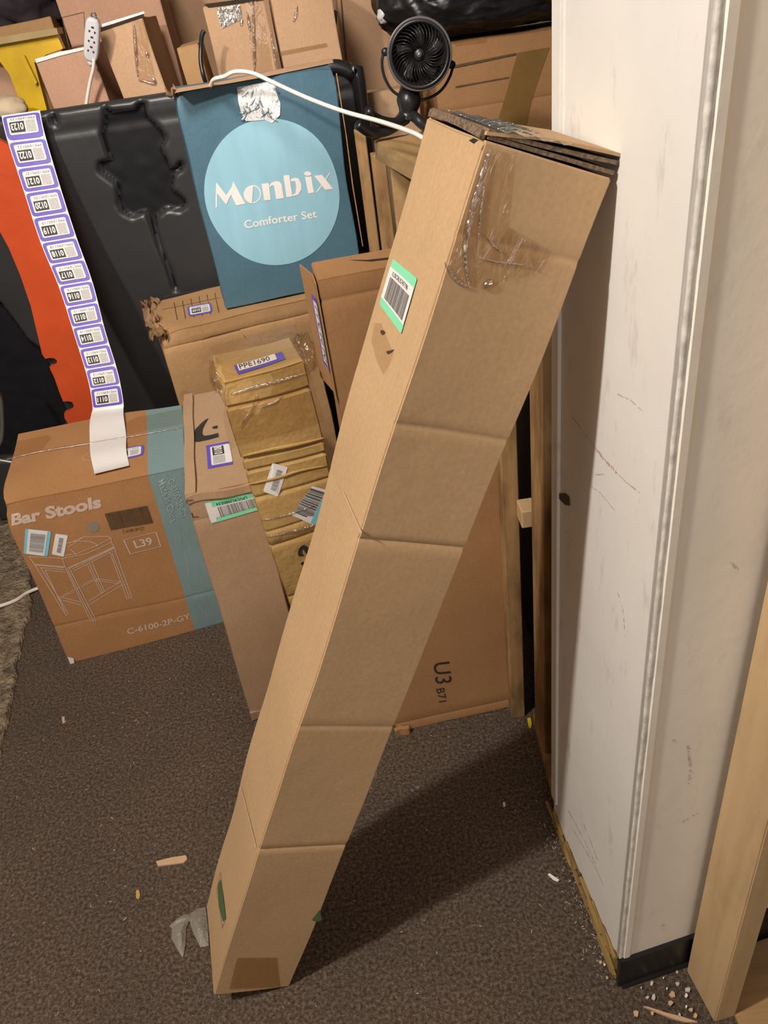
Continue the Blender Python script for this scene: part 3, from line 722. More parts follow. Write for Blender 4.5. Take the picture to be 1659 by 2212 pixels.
for P_ in ([(105, 1235), (105, 1205), (175, 1200)], [(465, 1150), (540, 1140), (542, 1165)], [(163, 1345), (178, 1393), (240, 1385)]):
    q = [az.px('front', *zz(*p)) for p in P_]; CR.append([(p.x, p.z) for p in q])
for c_ in CR: ribbon(lambda a, b, of: az.place('front', V((a, 0, b)), of), 'corner_mark', INKDK, az.root, 0.0065 if c_[0][1] > 0.655 else 0.001, [c_], 0.0016)
f = az.quad('front', [zz(860, 1130), zz(300, 1240), zz(378, 1460), zz(930, 1310)])
s_ = rpatch(f, 'shipping_label', MINT, az.root, 0.0016, rad=0.03); s_['label'] = 'mint edged white barcode label'
patch(f, 'white_field', PAPER, s_, 0.002, (0.0, 0.28, 1.0, 0.80), 3)
patch(f, 'white_edge', PAPER, s_, 0.002, (0.88, 0.05, 0.995, 0.95), 3)
bars(f, 'barcode', GREYT, s_, 0.0024, (0.1, 0.32, 0.80, 0.82), seed=12)
text(f, 'LPSCRU980534', 'code_text', INKDK, s_, 0.0024, (0.22, 0.12, 0.80, 0.25))
az.poly('top', [(392, 846), (410, 842), (412, 862), (396, 866)], 'packing_tape', TAPE2, 0.0016)
slab_local(az, (0.0, -0.005, az.h - 0.018), (az.w, 0.004, az.h - 0.001), 'folded_lip', KRAFT_P, lambda x, y: V((0, 0.002 * math.sin(x * 70), 0.003 * math.sin(x * 45))))
slab_local(az, (0.0, 0.0, az.h), (0.022, az.d, az.h + 0.004), 'side_flap', KRAFT_P, lambda x, y: V((0.001 * math.sin(y * 30), 0, 0)))
# crushed foot
slab_local(az, (0.0, -0.008, 0.002), (0.16, 0.006, 0.028), 'crushed_foot', KRAFT_P, lambda x, y: V((0, 0.005 * math.sin(x * 60), 0.004 * math.sin(x * 95 + 1))))

# ------------------------------------------------------------------ tall carton marked U3 B71
u3 = Carton('tall_carton', 'tall wide brown carton marked U3 B71 behind the long leaning carton', (-0.0477, 1.2488, 0.0), (0.290, 0.111, 1.1192), (0, -0.0049, 0.0994),
            KRAFT_D, amp=0.0018, seed=11, creases=(('z', 1.085, 0.0012), ('z', 0.028, 0.002)), rim=0.0025)
f = u3.quad('front', [(972, 1431), (973, 1478), (935, 1478), (935, 1431)])
z3 = lambda x, y: (760 + x / 3.318, 1300 + y / 3.318)
text(u3.quad('front', [z3(583, 440), z3(600, 592), z3(715, 580), z3(700, 430)]), 'U3', 'lettering', INKDK, u3.root, 0.0012)
text(u3.quad('front', [z3(603, 628), z3(625, 722), z3(678, 712), z3(660, 618)]), 'B71', 'lettering', INKDK, u3.root, 0.0012)
u3.poly('top', [(750, 562), (790, 562), (838, 556), (838, 560), (800, 565)], 'hand_slot', SHADEDK, 0.001)
slab_local(u3, (-0.003, 0.0, 0.90), (-0.0008, u3.d + 0.012, u3.h - 0.004), 'side_flap', KRAFT_D, lambda x, y: V((-0.012 * max(0, y - 0.05) / 0.06, 0, 0)))
f = u3.quad('left', [(668, 617), (687, 732), (691, 728), (674, 630)])
fu = lambda a, b, of=0: V((-0.0036 - of - 0.012 * max(0, (0.018 + 0.055 * (1 - b)) - 0.05) / 0.06, 0.018 + 0.060 * (1 - b), 1.075 - 0.13 * a))
s_ = patch(fu, 'inventory_sticker', PURP, u3.root, 0.0006, (0, 0, 1, 1), 3); s_['label'] = 'purple inventory sticker seen edge on'
patch(fu, 'white_field', PAPER, s_, 0.0012, (0.06, 0.14, 0.94, 0.86), 2)
text(fu, 'PPE1690', 'code_text', INKDK, s_, 0.0018, (0.12, 0.25, 0.9, 0.75))
slab_local(u3, (-0.006, -0.012, 0.001), (0.03, -0.001, 0.022), 'torn_foot', KRAFT_D, lambda x, y: V((0, 0.002 * math.sin(x * 200), 0)))

# ------------------------------------------------------------------ heavily taped narrow carton
tb_ = Carton('taped_carton', 'narrow crumpled yellow-brown carton wrapped in clear tape, leaning behind the long one', (-0.2133, 1.272, 0.0), (0.158, 0.14, 0.952), (-0.035, -0.0425, 0.191),
             KRAFT_Y, amp=0.0042, seed=15, creases=(('z', 0.90, 0.005), ('z', 0.787, 0.006), ('z', 0.76, 0.005), ('z', 0.70, 0.004), ('z', 0.62, 0.003), ('z', 0.585, 0.004), ('z', 0.44, 0.003)),
             dents=(((0, 0, 0.952), 0.07, (0.012, 0.010, -0.008)), ((0.158, 0.08, 0.9), 0.06, (-0.008, 0, 0))), rim=0.004, step=0.02)
TR = tb_.root
sticker(tb_, 'front', [(604, 1070), (572, 1060), (591, 998), (623, 1006)], 'barcode_sticker', PAPER, 21, 'small white barcode sticker', br=(0.25, 0.15, 0.6, 0.85), barv=False)
sticker(tb_, 'front', [(686, 1138), (631, 1108), (673, 1047), (722, 1062)], 'barcode_sticker', CYANL, 23, 'blue edged white barcode sticker', 0.0, 0.22, True, False, None, (0.40, 0.15, 0.98, 0.9)) if False else None
f = tb_.quad('front', [(631, 1108), (676, 1046), (722, 1062), (686, 1138)])
s_ = rpatch(f, 'barcode_sticker', PAPER, TR, 0.0016, rad=0.05); s_['label'] = 'blue edged white barcode sticker'
patch(f, 'blue_edge', CYANL, s_, 0.002, (0.03, 0.82, 0.97, 1.0), 2)
patch(f, 'blue_edge', CYANL, s_, 0.002, (0.02, 0.70, 0.98, 0.995), 2)
bars(f, 'barcode', INKDK, s_, 0.0024, (0.12, 0.0, 0.93, 0.68), seed=27)
f = tb_.quad('top', [(513, 806), (618, 772), (612, 757), (508, 789)])
s_ = patch(f, 'inventory_sticker', PURP, TR, 0.0014, (0, 0, 1, 1), 4); s_['label'] = 'purple edged inventory sticker'
patch(f, 'white_field', PAPER, s_, 0.0018, (0.06, 0.30, 0.85, 1.0), 3)
text(f, 'PPE1690', 'code_text', INKDK, s_, 0.0024, (0.09, 0.42, 0.72, 0.92))
zt = lambda x, y: (350 + x / 2.765, 800 + y / 2.765)
text(tb_.quad('front', [zt(800, 1108), zt(815, 1040), zt(905, 1030), zt(895, 1100)]), 'S', 'lettering', INKDK, TR, 0.0016, bold=0.04)
tb_.poly('front', [zt(820, 1150), zt(835, 1140), zt(850, 1155), zt(828, 1165)], 'lettering', INKDK, 0.0016)
tb_.poly('front', [(478, 832), (660, 776), (672, 812), (700, 905), (606, 935), (520, 960), (500, 975), (486, 900)], 'packing_tape', TAPE2, 0.004)
tb_.poly('top', [(452, 758), (634, 704), (660, 770), (482, 822)], 'packing_tape', TAPE2, 0.004)
for pts, r_2 in (([(495, 848), (540, 832), (600, 815), (660, 800)], 0.002), ([(555, 845), (545, 880), (530, 905), (522, 925)], 0.0012), ([(560, 875), (590, 862), (612, 850)], 0.0012),
               ([(530, 985), (580, 970), (640, 955), (700, 940)], 0.0028), ([(540, 1046), (600, 1030), (650, 1012), (705, 1002)], 0.0022), ([(570, 1120), (620, 1108), (680, 1090)], 0.0015), ([(580, 1155), (640, 1142), (690, 1130)], 0.0018)):
    ridge(tb_, 'front', pts, r_2, 'tape_fold', TAPEW if r_2 < 0.0021 else KRAFT_Y, 0.0025)
# loose film bulging at the top corners
def film(name, c, ctr, rad, mat, seed, sc=(1, 1, 1), amp=0.5, parent=None):
    bm = bmesh.new(); bmesh.ops.create_icosphere(bm, subdivisions=4, radius=1)
    for v in bm.verts:
        n = noise.noise(v.co * 2.1 + V((seed, 0, 0))) * amp + noise.noise(v.co * 6 + V((0, seed, 0))) * amp * 0.4
        v.co = V(ctr) + V((v.co.x * sc[0], v.co.y * sc[1], v.co.z * sc[2])) * rad * (1 + n)
    return bm_ob(name, bm, mat, parent, True)
film('loose_film', tb_, (0.172, 0.10, 0.925), 0.034, TAPE2, 3, (0.7, 1.4, 1.0), parent=TR)
film('loose_film', tb_, (0.002, 0.08, 0.925), 0.030, TAPE2, 8, (0.5, 2.0, 1.1), parent=TR)

# ------------------------------------------------------------------ worn carton carrying the blue one
b5 = Carton('worn_carton', 'worn brown carton with torn corner, under the blue bedding box', (-0.5450, 2.0939, 0.0), (0.4425, 0.306, 0.7814), (0, -0.009, 0.2376),
            KRAFT_M, amp=0.004, seed=19, creases=(('z', 0.738, 0.003),), dents=(((0, 0, 0.78), 0.09, (0.012, 0.012, -0.018)), ((0, 0.3, 0.78), 0.05, (0.01, 0, -0.01))), rim=0.004, step=0.022)
tbl = []
for k in range(6):
    x = 375 + k * 17.5
    q = [b5.px('top', x, 652 - k * 3.4), b5.px('top', x + 9, 690 - k * 3.4)]
    tbl.append([(p.x, p.y) for p in q])
for a_, b_ in (((352, 641), (460, 622)), ((352, 668), (470, 645))):
    q = [b5.px('top', *a_), b5.px('top', *b_)]; tbl.append([(p.x, p.y) for p in q])
ribbon(lambda a, b, of: b5.place('top', V((a, b, b5.h)), of), 'printed_grid', INKBR, b5.root, 0.001, tbl, 0.0025)
inv_sticker(b5, 'top', [(452, 654), (402, 662), (408, 683), (458, 672)], '0109', 'purple inventory sticker')
tri = [b5.px('front', *p) for p in ((438, 730), (455, 722), (515, 712), (530, 730))]
ribbon(lambda a, b, of: b5.place('front', V((a, 0, b)), of), 'fold_line', INKBR, b5.root, 0.001, [[(p.x, p.z) for p in tri]], 0.0018)
# torn crumpled corner pieces
def crumple(name, parent, ctr, size, mat, seed, n=9, th=0.003):
    bm = bmesh.new(); g = {}
    for i in range(n + 1):
        for j in range(n + 1):
            u, v = i / n - 0.5, j / n - 0.5
            p = V(ctr) + V((u * size[0], v * size[1], size[2] * (noise.noise(V((u * 3 + seed, v * 3, 0))) + 0.5 * noise.noise(V((u * 9, v * 9 + seed, 2))))))
            p += V((noise.noise(V((u * 4, v * 4, seed))), noise.noise(V((v * 4, u * 4, seed + 3))), 0)) * size[0] * 0.35
            g[i, j] = bm.verts.new(p)
    for i in range(n):
        for j in range(n): bm.faces.new((g[i, j], g[i + 1, j], g[i + 1, j + 1], g[i, j + 1]))
    r = bmesh.ops.solidify(bm, geom=list(bm.faces), thickness=th)
    return bm_ob(name, bm, mat, parent, True)
crumple('torn_corner', b5.root, (0.004, 0.02, 0.779), (0.05, 0.06, 0.03), KRAFT_M, 3)
crumple('torn_corner', b5.root, (-0.004, 0.16, 0.781), (0.04, 0.17, 0.03), KRAFT_L, 7)
crumple('torn_corner', b5.root, (0.002, 0.29, 0.783), (0.05, 0.05, 0.03), KRAFT_L, 11)

# ------------------------------------------------------------------ blue bedding box
co = Carton('bedding_box', 'tall dark teal box with pale blue circle and white lettering', (-0.3646, 2.2021, 0.7856), (0.4073, 0.15, 0.5585), (0.0223, -0.0017, 0.1858),
            TEAL, amp=0.003, seed=23, rim=0.003, step=0.025, dents=(((0, 0, 0.558), 0.07, (0.008, 0.008, -0.012)), ((0.407, 0, 0.558), 0.06, (-0.004, 0.008, -0.008))))
CO = co.root
ctr = co.px('front', 592, 421); ra = abs(co.px('front', 739, 416).x - co.px('front', 446, 426).x) / 2; rb = abs(co.px('front', 592, 262).z - co.px('front', 597, 580).z) / 2
verts = [co.place('front', V((ctr.x, 0, ctr.z)), 0.0012)]; faces = []
NR, NA = 8, 64
for i in range(1, NR + 1):
    for k in range(NA):
        a = 2 * math.pi * k / NA; verts.append(co.place('front', V((ctr.x + ra * i / NR * math.cos(a), 0, ctr.z + rb * i / NR * math.sin(a))), 0.0012))
for k in range(NA): faces.append((0, 1 + k, 1 + (k + 1) % NA))
for i in range(NR - 1):
    for k in range(NA):
        a = 1 + i * NA + k; b = 1 + i * NA + (k + 1) % NA; faces.append((a, a + NA, b + NA, b))
disc = mesh_ob('printed_circle', verts, faces, SKY, CO, True)
zc = lambda x, y: (400 + x / 4.0225, 150 + y / 4.0225)
def pc(pts): return [zc(*p) for p in pts]
def letter(pl): co.poly('front', pc(pl), 'lettering', CREAM, 0.0022, CO)
def arc(cx_, cy_, rx_, ry_, a0, a1, n=10): return [(cx_ + rx_ * math.cos(math.radians(a0 + (a1 - a0) * k / n)), cy_ + ry_ * math.sin(math.radians(a0 + (a1 - a0) * k / n))) for k in range(n + 1)]
letter([(270, 1198), (276, 985), (284, 985), (364, 1090), (410, 1020), (425, 968), (432, 985), (525, 1165), (448, 1178), (405, 1085), (362, 1170), (286, 1075), (283, 1195)])
letter(arc(590, 1083, 78, 80, 95, 272, 14))                                          # o, solid left half
ol = arc(590, 1083, 70, 80, -88, 92, 14); il = arc(590, 1083, 60, 70, 92, -88, 14); letter(ol + il)
letter([(662, 992), (722, 985), (742, 1135), (688, 1140)])                            # n
letter([(728, 1010), (742, 985), (780, 968), (812, 972), (832, 1000), (852, 1118), (788, 1128), (768, 1010), (750, 1003), (733, 1025)])
letter([(845, 918), (895, 912), (925, 1102), (875, 1110)])                            # b
letter([(905, 950), (940, 935), (975, 940), (1000, 990), (1000, 1040), (975, 1085), (930, 1100), (925, 1088), (950, 1070), (955, 1010), (945, 965), (908, 968)])
letter([(1032, 925), (1088, 918), (1112, 1060), (1062, 1072)]); letter(arc(1057, 895, 32, 20, 0, 340, 14))   # i
letter([(1115, 912), (1185, 900), (1288, 1025), (1215, 1035)]); letter([(1255, 880), (1265, 882), (1142, 1062), (1132, 1058)])  # x
text(co.quad('front', [zc(520, 1378), zc(1140, 1282), zc(1128, 1215), zc(505, 1310)]), 'Comforter Set', 'lettering', CREAM, CO, 0.0022, bold=0.012)
t = co.poly('front', pc([(455, 150), (740, 105), (780, 85), (800, 200), (835, 300), (830, 400), (760, 470), (700, 440), (540, 450), (500, 385), (470, 280)]), 'crumpled_tape', CRINK, 0.003)
for k in range(16):
    rg = random.Random(k); x = rg.uniform(480, 780); y = rg.uniform(150, 390)
    ridge(co, 'front', pc([(x, y), (x + rg.uniform(-40, 40), y + rg.uniform(15, 60)), (x + rg.uniform(-60, 60), y + rg.uniform(50, 90))]), 0.0022, 'tape_fold', TAPEC, 0.003)
co.poly('top', [(380, 204), (560, 170), (720, 138), (716, 130), (470, 178), (385, 192)], 'worn_edge', KRAFT_L, 0.0016)
crumple('torn_corner', CO, (0.0, 0.01, 0.556), (0.03, 0.03, 0.02), KRAFT_L, 5)
co.poly('front', pc([(1308, 20), (1316, 20), (1400, 560), (1470, 1000), (1535, 1540), (1528, 1542), (1460, 1000), (1392, 560)]), 'worn_edge', KRAFT_M, 0.0014)

# ------------------------------------------------------------------ black moulded panel with the orange piece
PY = 2.53
def moulded_panel():
    rt = root('moulded_panel', 'large glossy black moulded plastic panel standing behind the bedding box', 'panel', (0, PY, 0))
    x0, x1, z0, z1 = -1.45, at(775, 200, PY).x, 0.002, at(400, 196, PY).z
    rec = [(222, 225), (240, 240), (290, 235), (300, 218), (315, 222), (318, 250), (345, 275), (362, 300), (350, 320), (372, 365), (388, 348), (398, 352), (395, 368), (378, 378), (374, 410), (398, 428), (405, 445), (388, 458), (360, 455),
           (340, 470), (340, 500), (352, 540), (365, 572), (386, 628), (374, 630), (356, 575), (338, 530), (322, 480), (312, 462), (285, 472), (262, 460), (252, 440), (250, 400), (212, 372), (210, 350), (235, 342), (228, 330), (216, 290), (222, 258)]
    slot = [(104, 245), (118, 242), (126, 255), (127, 270), (115, 276), (106, 262)]
    lft = [(-150, 640), (0, 655), (35, 700), (60, 735), (95, 760), (120, 830), (150, 905), (100, 990), (-150, 1010)]
    def loc(P): return [(at(x, y, PY).x, at(x, y, PY).z) for x, y in P]
    polys = [(loc(rec), 0.022), (loc(slot), 0.014), (loc(lft), 0.03)]
    def sd(px_, pz, P):
        ins = False; d = 1e9; n = len(P)
        for i in range(n):
            ax, az_ = P[i]; bx, bz = P[(i + 1) % n]
            if (az_ > pz) != (bz > pz) and px_ < (bx - ax) * (pz - az_) / (bz - az_) + ax: ins = not ins
            ex, ez = bx - ax, bz - az_; t = max(0, min(1, ((px_ - ax) * ex + (pz - az_) * ez) / (ex * ex + ez * ez + 1e-12)))
            d = min(d, math.hypot(px_ - ax - ex * t, pz - az_ - ez * t))
        return d if ins else -d
    bbs = [(min(p[0] for p in P) - .01, max(p[0] for p in P) + .01, min(p[1] for p in P) - .01, max(p[1] for p in P) + .01) for P, _ in polys]
    st_ = 0.0075; nx = int((x1 - x0) / st_); nz = int((z1 - z0) / st_); RC = 0.07
    verts = []; faces = []; rcs = []
    for j in range(nz + 1):
        for i in range(nx + 1):
            x = x0 + (x1 - x0) * i / nx; z = z0 + (z1 - z0) * j / nz; y = 0.0; rc = 0.0
            for (P, dep), bb_ in zip(polys, bbs):
                if bb_[0] < x < bb_[1] and bb_[2] < z < bb_[3]:
                    s_ = sd(x, z, P); t = max(0, min(1, (s_ + 0.004) / 0.012)); y += dep * t * t * (3 - 2 * t) * (1 + 0.06 * noise.noise(V((x * 25, 0, z * 25)))); rc = max(rc, t)
            y += 0.0025 * noise.noise(V((x * 3, 1, z * 3)))
            if z > z1 - 0.075 and z < z1 - 0.04 : y += 0.003 * math.sin((z1 - 0.04 - z) / 0.035 * math.pi)     # shallow groove under the top rail
            e = min(z1 - z, x1 - x)
            if e < 0.012: y += 0.012 * (1 - e / 0.012) ** 2
            dx = x - (x1 - RC); dz = z - (z1 - RC)
            if dx > 0 and dz > 0:
                L = max(dx, dz); q = math.hypot(dx, dz) or 1; x = x1 - RC + dx * L / q; z = z1 - RC + dz * L / q
            verts.append((x, y, z)); rcs.append(rc)
    for j in range(nz):
        for i in range(nx):
            a = j * (nx + 1) + i; faces.append((a, a + 1, a + nx + 2, a + nx + 1))
    nb = len(verts); ring = [j * (nx + 1) for j in range(nz, -1, -1)] + list(range(1, nx + 1)) + [j * (nx + 1) + nx for j in range(1, nz + 1)] + [nz * (nx + 1) + i for i in range(nx - 1, 0, -1)]
    for k in ring: verts.append((verts[k][0], 0.05, verts[k][2]))
    for a in range(len(ring)):
        b = (a + 1) % len(ring); faces.append((ring[b], ring[a], nb + a, nb + b))
    faces.append(tuple(nb + k for k in range(len(ring))))
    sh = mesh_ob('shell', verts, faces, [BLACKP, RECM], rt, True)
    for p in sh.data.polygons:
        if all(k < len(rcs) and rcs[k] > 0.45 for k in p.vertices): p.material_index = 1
    # end frame
    e = bmesh.new(); P = [V((x1 - 0.10, -0.004, z1 + 0.004)), V((x1 - 0.05, -0.004, z1 + 0.002)), V((x1 - 0.012, -0.004, z1 - 0.02)), V((x1 + 0.004, -0.004, z1 - 0.07)), V((x1 + 0.004, -0.004, 0.6)), V((x1 + 0.004, -0.004, 0.02))]
    tube(catmull(P, 6), 0.020, 10, bm=e, up=(0, 1, 0)); bm_ob('edge_frame', e, FANB, rt, True)
    # orange inlay
    op = [(-120, 290), (0, 296), (60, 330), (100, 400), (175, 640), (215, 905), (152, 908), (144, 896), (143, 885), (152, 882), (161, 877), (164, 868), (160, 861), (150, 859), (141, 860), (133, 840), (122, 808), (114, 792), (112, 785), (120, 784), (127, 779), (128, 772), (122, 767), (112, 766), (103, 768), (96, 758), (86, 715), (72, 655), (50, 590), (25, 530), (0, 484), (-60, 400), (-120, 360)]
    P = [V((p[0], -0.006, p[1])) for p in loc(op)]
    o_ = fill('orange_inlay', P, ORANGE, rt, V((0, -1, 0)), 0.022); o_['label'] = 'orange curved plastic inlay with two notches'
    return rt
moulded_panel()
# dark stuff left of the orange piece: glossy lump and a grey hoop
hoop = catmull([at(x, y, 2.25) for x, y in ((-30, 800), (-2, 850), (5, 900), (3, 950), (-12, 990))] + [V((-1.04, 2.25, 0.30)), V((-1.05, 2.25, 0.008))], 6)
o = bm_ob('metal_hoop', tube(hoop, 0.007, 8), GREYM, None, True); o.location = (0, 0, 0)
tag(o, 'curved grey metal hoop at left edge behind stool carton', 'hoop')

# ------------------------------------------------------------------ strip of inventory stickers
def label_strip():
    rt = root('sticker_strip', 'long white paper strip of purple inventory stickers hanging over the black panel', 'labels', (0, 0, 0))
    # centre line in pixels with depth, then width along the strip
    top_z = sb.h
    key = [((3, 250), (86, 238), 2.49), ((15, 300), (97, 290), 2.478), ((52, 415), (130, 403), 2.43), ((88, 525), (165, 512), 2.37), ((128, 622), (200, 610), 2.31), ((160, 722), (226, 710), 2.24),
           ((186, 806), (252, 795), 2.17), ((196, 850), (262, 840), 2.13), ((200, 882), (267, 873), 2.09), ((200, 905), (268, 895), None), ((197, 955), (272, 940), None), ((200, 1000), (276, 985), None), ((204, 1028), (281, 1011), None)]
    Lf, Rt = [], []
    for a, b, y in key:
        if y: Lf.append(at(*a, y)); Rt.append(at(*b, y))
        else:
            for p, L_ in ((a, Lf), (b, Rt)):
                q = sb.px('top', *p); q = sb.place('top', q, 0.007 if p[1] < 960 else 0.005); L_.append(sb.loc + sb.M @ q)
    n = 6
    A = catmull(Lf, n); B = catmull(Rt, n); m = len(A)
    tail = 9 * n
    verts = []; faces = []; nu = 4
    def wob(i): return V((0, 0, 0.004 * math.sin((i - tail) * 0.75))) if i > tail else V((0, 0, 0))
    for i in range(m):
        for k in range(nu + 1): verts.append(A[i].lerp(B[i], k / nu) + wob(i))
    for i in range(m - 1):
        for k in range(nu): a = i * (nu + 1) + k; faces.append((a, a + nu + 1, a + nu + 2, a + 1))
    mesh_ob('backing_paper', verts, faces, PAPER, rt, True)
    def pos(u, t, off):          # t in pixel rows along the centre; off towards the viewer
        i = max(0, min(m - 1.001, t)); k = int(i); fr = i - k
        a = A[k].lerp(A[k + 1], fr); b = B[k].lerp(B[k + 1], fr)
        nrm = (b - a).cross(A[min(k + 1, m - 1)] - A[k]).normalized()
        if nrm.y > 0: nrm = -nrm
        return a.lerp(b, u) + nrm * off
    def row(py):                 # parameter whose centre projects to pixel row py
        best = 0
        for s_ in range((m - 1) * 8):
            t = s_ / 8; p = pos(0.5, t, 0); c = R.transposed() @ (p - CAM); yy = CY + F * c.y / c.z
            if yy >= py: return t
        return m - 1
    tops = [252, 308, 363, 417, 470, 523, 571, 617, 663, 708, 754, 798, 841, 884]
    codes = ['0123', '0122', '0121', '0120', '0119', '0118', '0117', '0116', '0115', '0114', '0113', '0112', '0111']
    for k, code in enumerate(codes):
        t0, t1 = row(tops[k] - 6), row(tops[k + 1] - 6)
        f = lambda u, v, off=0, t0=t0, t1=t1: pos(0.975 - 0.95 * u, t0 + (t1 - t0) * (0.03 + 0.94 * v), off)
        s_ = patch(f, 'inventory_sticker', PURP, rt, 0.0010, (0, 0, 1, 1), 8, 0.1)
        s_['label'] = 'purple edged sticker numbered ' + code
        rpatch(f, 'white_field', PAPER, s_, 0.0026, (0.10, 0.14, 0.90, 0.86), 0.05, 1.4)
        patch(f, 'number_block', INKDK, s_, 0.0036, (0.45, 0.38, 0.85, 0.80), 2)
        text(f, code, 'number_text', PAPER, s_, 0.0046, (0.48, 0.45, 0.82, 0.73), bold=0.03)
        patch(f, 'code_square', GREYP, s_, 0.0036, (0.15, 0.36, 0.41, 0.81), 2)
        text(f, 'PPE169' + code, 'code_text', GREYT, s_, 0.0036, (0.14, 0.20, 0.80, 0.31))
label_strip()

# ------------------------------------------------------------------ storage table and cartons behind
tt = root('storage_table', 'plain table carrying the back row of cartons, mostly hidden', 'table', (0, 2.59, 0))
bm_ob('tabletop', box_bm((-1.6, 0.0, 0.72), (1.35, 1.85, 0.75), 0.003), STUDW, tt)
for x in (-1.5, 1.25):
    for y in (0.12, 1.75): bm_ob('leg', box_bm((x - 0.03, y - 0.03, 0), (x + 0.03, y + 0.03, 0.72), 0.003), STUDW, tt)
def backbox(name, label, tl, trx, Y, yaw, lean, mat, depth=0.25, amp=0.003, base=0.756, group=None, seed=1, **kw):
    P = at(*tl, Y); yw = math.radians(yaw)
    # width from the right-hand pixel column on the front plane
    Q = onpl(trx, tl[1], P, V((math.sin(yw), -math.cos(yw), 0))); wd = math.hypot(Q.x - P.x, Q.y - P.y)
    h = P.z - base; ln = math.radians(lean)
    loc = (P.x - math.sin(ln) * h, P.y, base)
    hh = h / math.cos(ln)
    if lean < 0: loc = (loc[0], loc[1], base + 0.0)
    else: loc = (loc[0], loc[1], base + math.sin(ln) * wd)
    return Carton(name, label, loc, (wd, depth, hh - (math.sin(ln) * wd if lean > 0 else 0)), (0, ln, yw), mat, group, amp, seed, step=0.05, rim=0.003, **kw)
A_ = backbox('back_carton', 'reddish-brown carton behind the white outlet, widest at upper left', (108, -40), 335, 2.96, 3, -2, KRAFT_R, seed=31)
B_ = backbox('back_carton', 'low reddish carton with white torn top edge behind the black panel', (75, 128), 203, 2.635, 2, -5, KRAFT_R, 0.28, seed=32)
C_ = backbox('back_carton', 'open light carton with clear tape patches right of the white outlet', (212, 60), 314, 2.64, 1, -5, KRAFT_L, 0.26, seed=33)
D_ = backbox('back_carton', 'large smooth light tan carton at the very back of the pile', (300, -60), 722, 3.40, 2, -3, KRAFT_L, 0.3, seed=34)
E_ = backbox('back_carton', 'small crumpled brown carton with a black cable in front', (381, 102), 430, 2.66, 1, -3, KRAFT_M, 0.2, seed=35, amp=0.005)
F_ = backbox('back_carton', 'upright tan carton with glossy tape above the bedding box', (437, 16), 572, 2.72, 4, -2, KRAFT_L, 0.22, seed=36)
G_ = backbox('back_carton', 'tan carton right of the taped one, dark gap between them', (580, -25), 714, 2.72, 4, -1.5, KRAFT_L, 0.22, seed=37)
H_ = backbox('back_carton', 'tall flat tan carton standing left of the black fan', (722, -40), 1010, 3.08, 3, -1, KRAFT_L, 0.25, seed=38)
J_ = backbox('back_carton', 'wide dark brown carton under the black bag with crossing tape', (935, 100), 1260, 2.62, 2, 0, KRAFT_D, 0.3, seed=39, creases=(('z', 0.40, 0.002),))
B_.poly('front', [(76, 128), (130, 112), (182, 102), (182, 108), (130, 121), (78, 136)], 'torn_edge', PAPER, 0.003)
C_.poly('front', [(214, 58), (312, 31), (312, 38), (216, 66)], 'dark_opening', SHADEDK, 0.003)
C_.poly('front', [(222, 50), (312, 26), (313, 31), (222, 57)], 'torn_edge', PAPER, 0.004)
C_.poly('front', [(285, 45), (312, 42), (338, 175), (300, 178)], 'packing_tape', TAPE2, 0.003)
for q in ([(290, 50), (295, 100), (298, 165)], [(318, 110), (322, 125)], [(330, 165), (335, 180), (300, 172)]): ridge(C_, 'front', q, 0.003, 'tape_fold', TAPEW, 0.003)
F_.poly('front', [(466, 18), (520, 10), (525, 40), (478, 62)], 'packing_tape', TAPEC, 0.003)
F_.poly('front', [(530, 5), (565, 3), (590, 150), (548, 155)], 'packing_tape', TAPE2, 0.003)
F_.poly('front', [(440, 10), (566, -6), (570, 2), (450, 17)], 'dark_opening', SHADEDK, 0.003)
for q in ([(535, 30), (538, 50), (540, 65)], [(548, 5), (549, 100), (550, 150)], [(524, 40), (520, 55)], [(640, 10), (638, 30), (633, 45)], [(586, 65), (590, 100), (597, 155)]): ridge(F_ if q[0][0] < 560 else G_, 'front', q, 0.0028, 'tape_fold', TAPEW, 0.003)
G_.poly('front', [(598, 112), (705, 92), (708, 100), (600, 122)], 'packing_tape', TINT, 0.003)
H_.poly('front', [(735, 0), (738, 0), (752, 140), (748, 140)], 'fold_line', INKBR, 0.003)
H_.poly('front', [(722, 20), (730, 24), (728, 60), (735, 90), (738, 130), (732, 140), (722, 100)], 'torn_edge', INKBR, 0.003)
TAPEB = TAPEBR
J_.poly('front', [(1118, 112), (1188, 100), (1152, 210), (1130, 300), (1060, 300), (1090, 210)], 'parcel_tape', TAPEB, 0.002)
J_.poly('front', [(980, 140), (1115, 112), (1115, 117), (982, 146)], 'fold_line', INKBR, 0.002)
J_.poly('front', [(985, 185), (1100, 165), (1100, 168), (985, 189)], 'fold_line', INKBR, 0.002)
J_.poly('front', [(978, 86), (1050, 82), (1050, 92), (985, 100)], 'packing_tape', TAPE2, 0.003)
z1_ = lambda x, y: (x / 4.1475, y / 4.1475)
ribbon(lambda a, b, of: A_.place('front', V((a, 0, b)), of), 'printed_panel', INKBR, A_.root, 0.001,
       [[(lambda p: (p.x, p.z))(A_.px('front', *z1_(*q))) for q in ((560, 160), (750, 110), (760, 400), (620, 430), (560, 160))]], 0.002)
K_ = backbox('back_carton', 'pinkish tan carton low behind the fan feet', (772, 205), 905, 2.62, -12, 0, KRAFT_P, 0.14, seed=41)
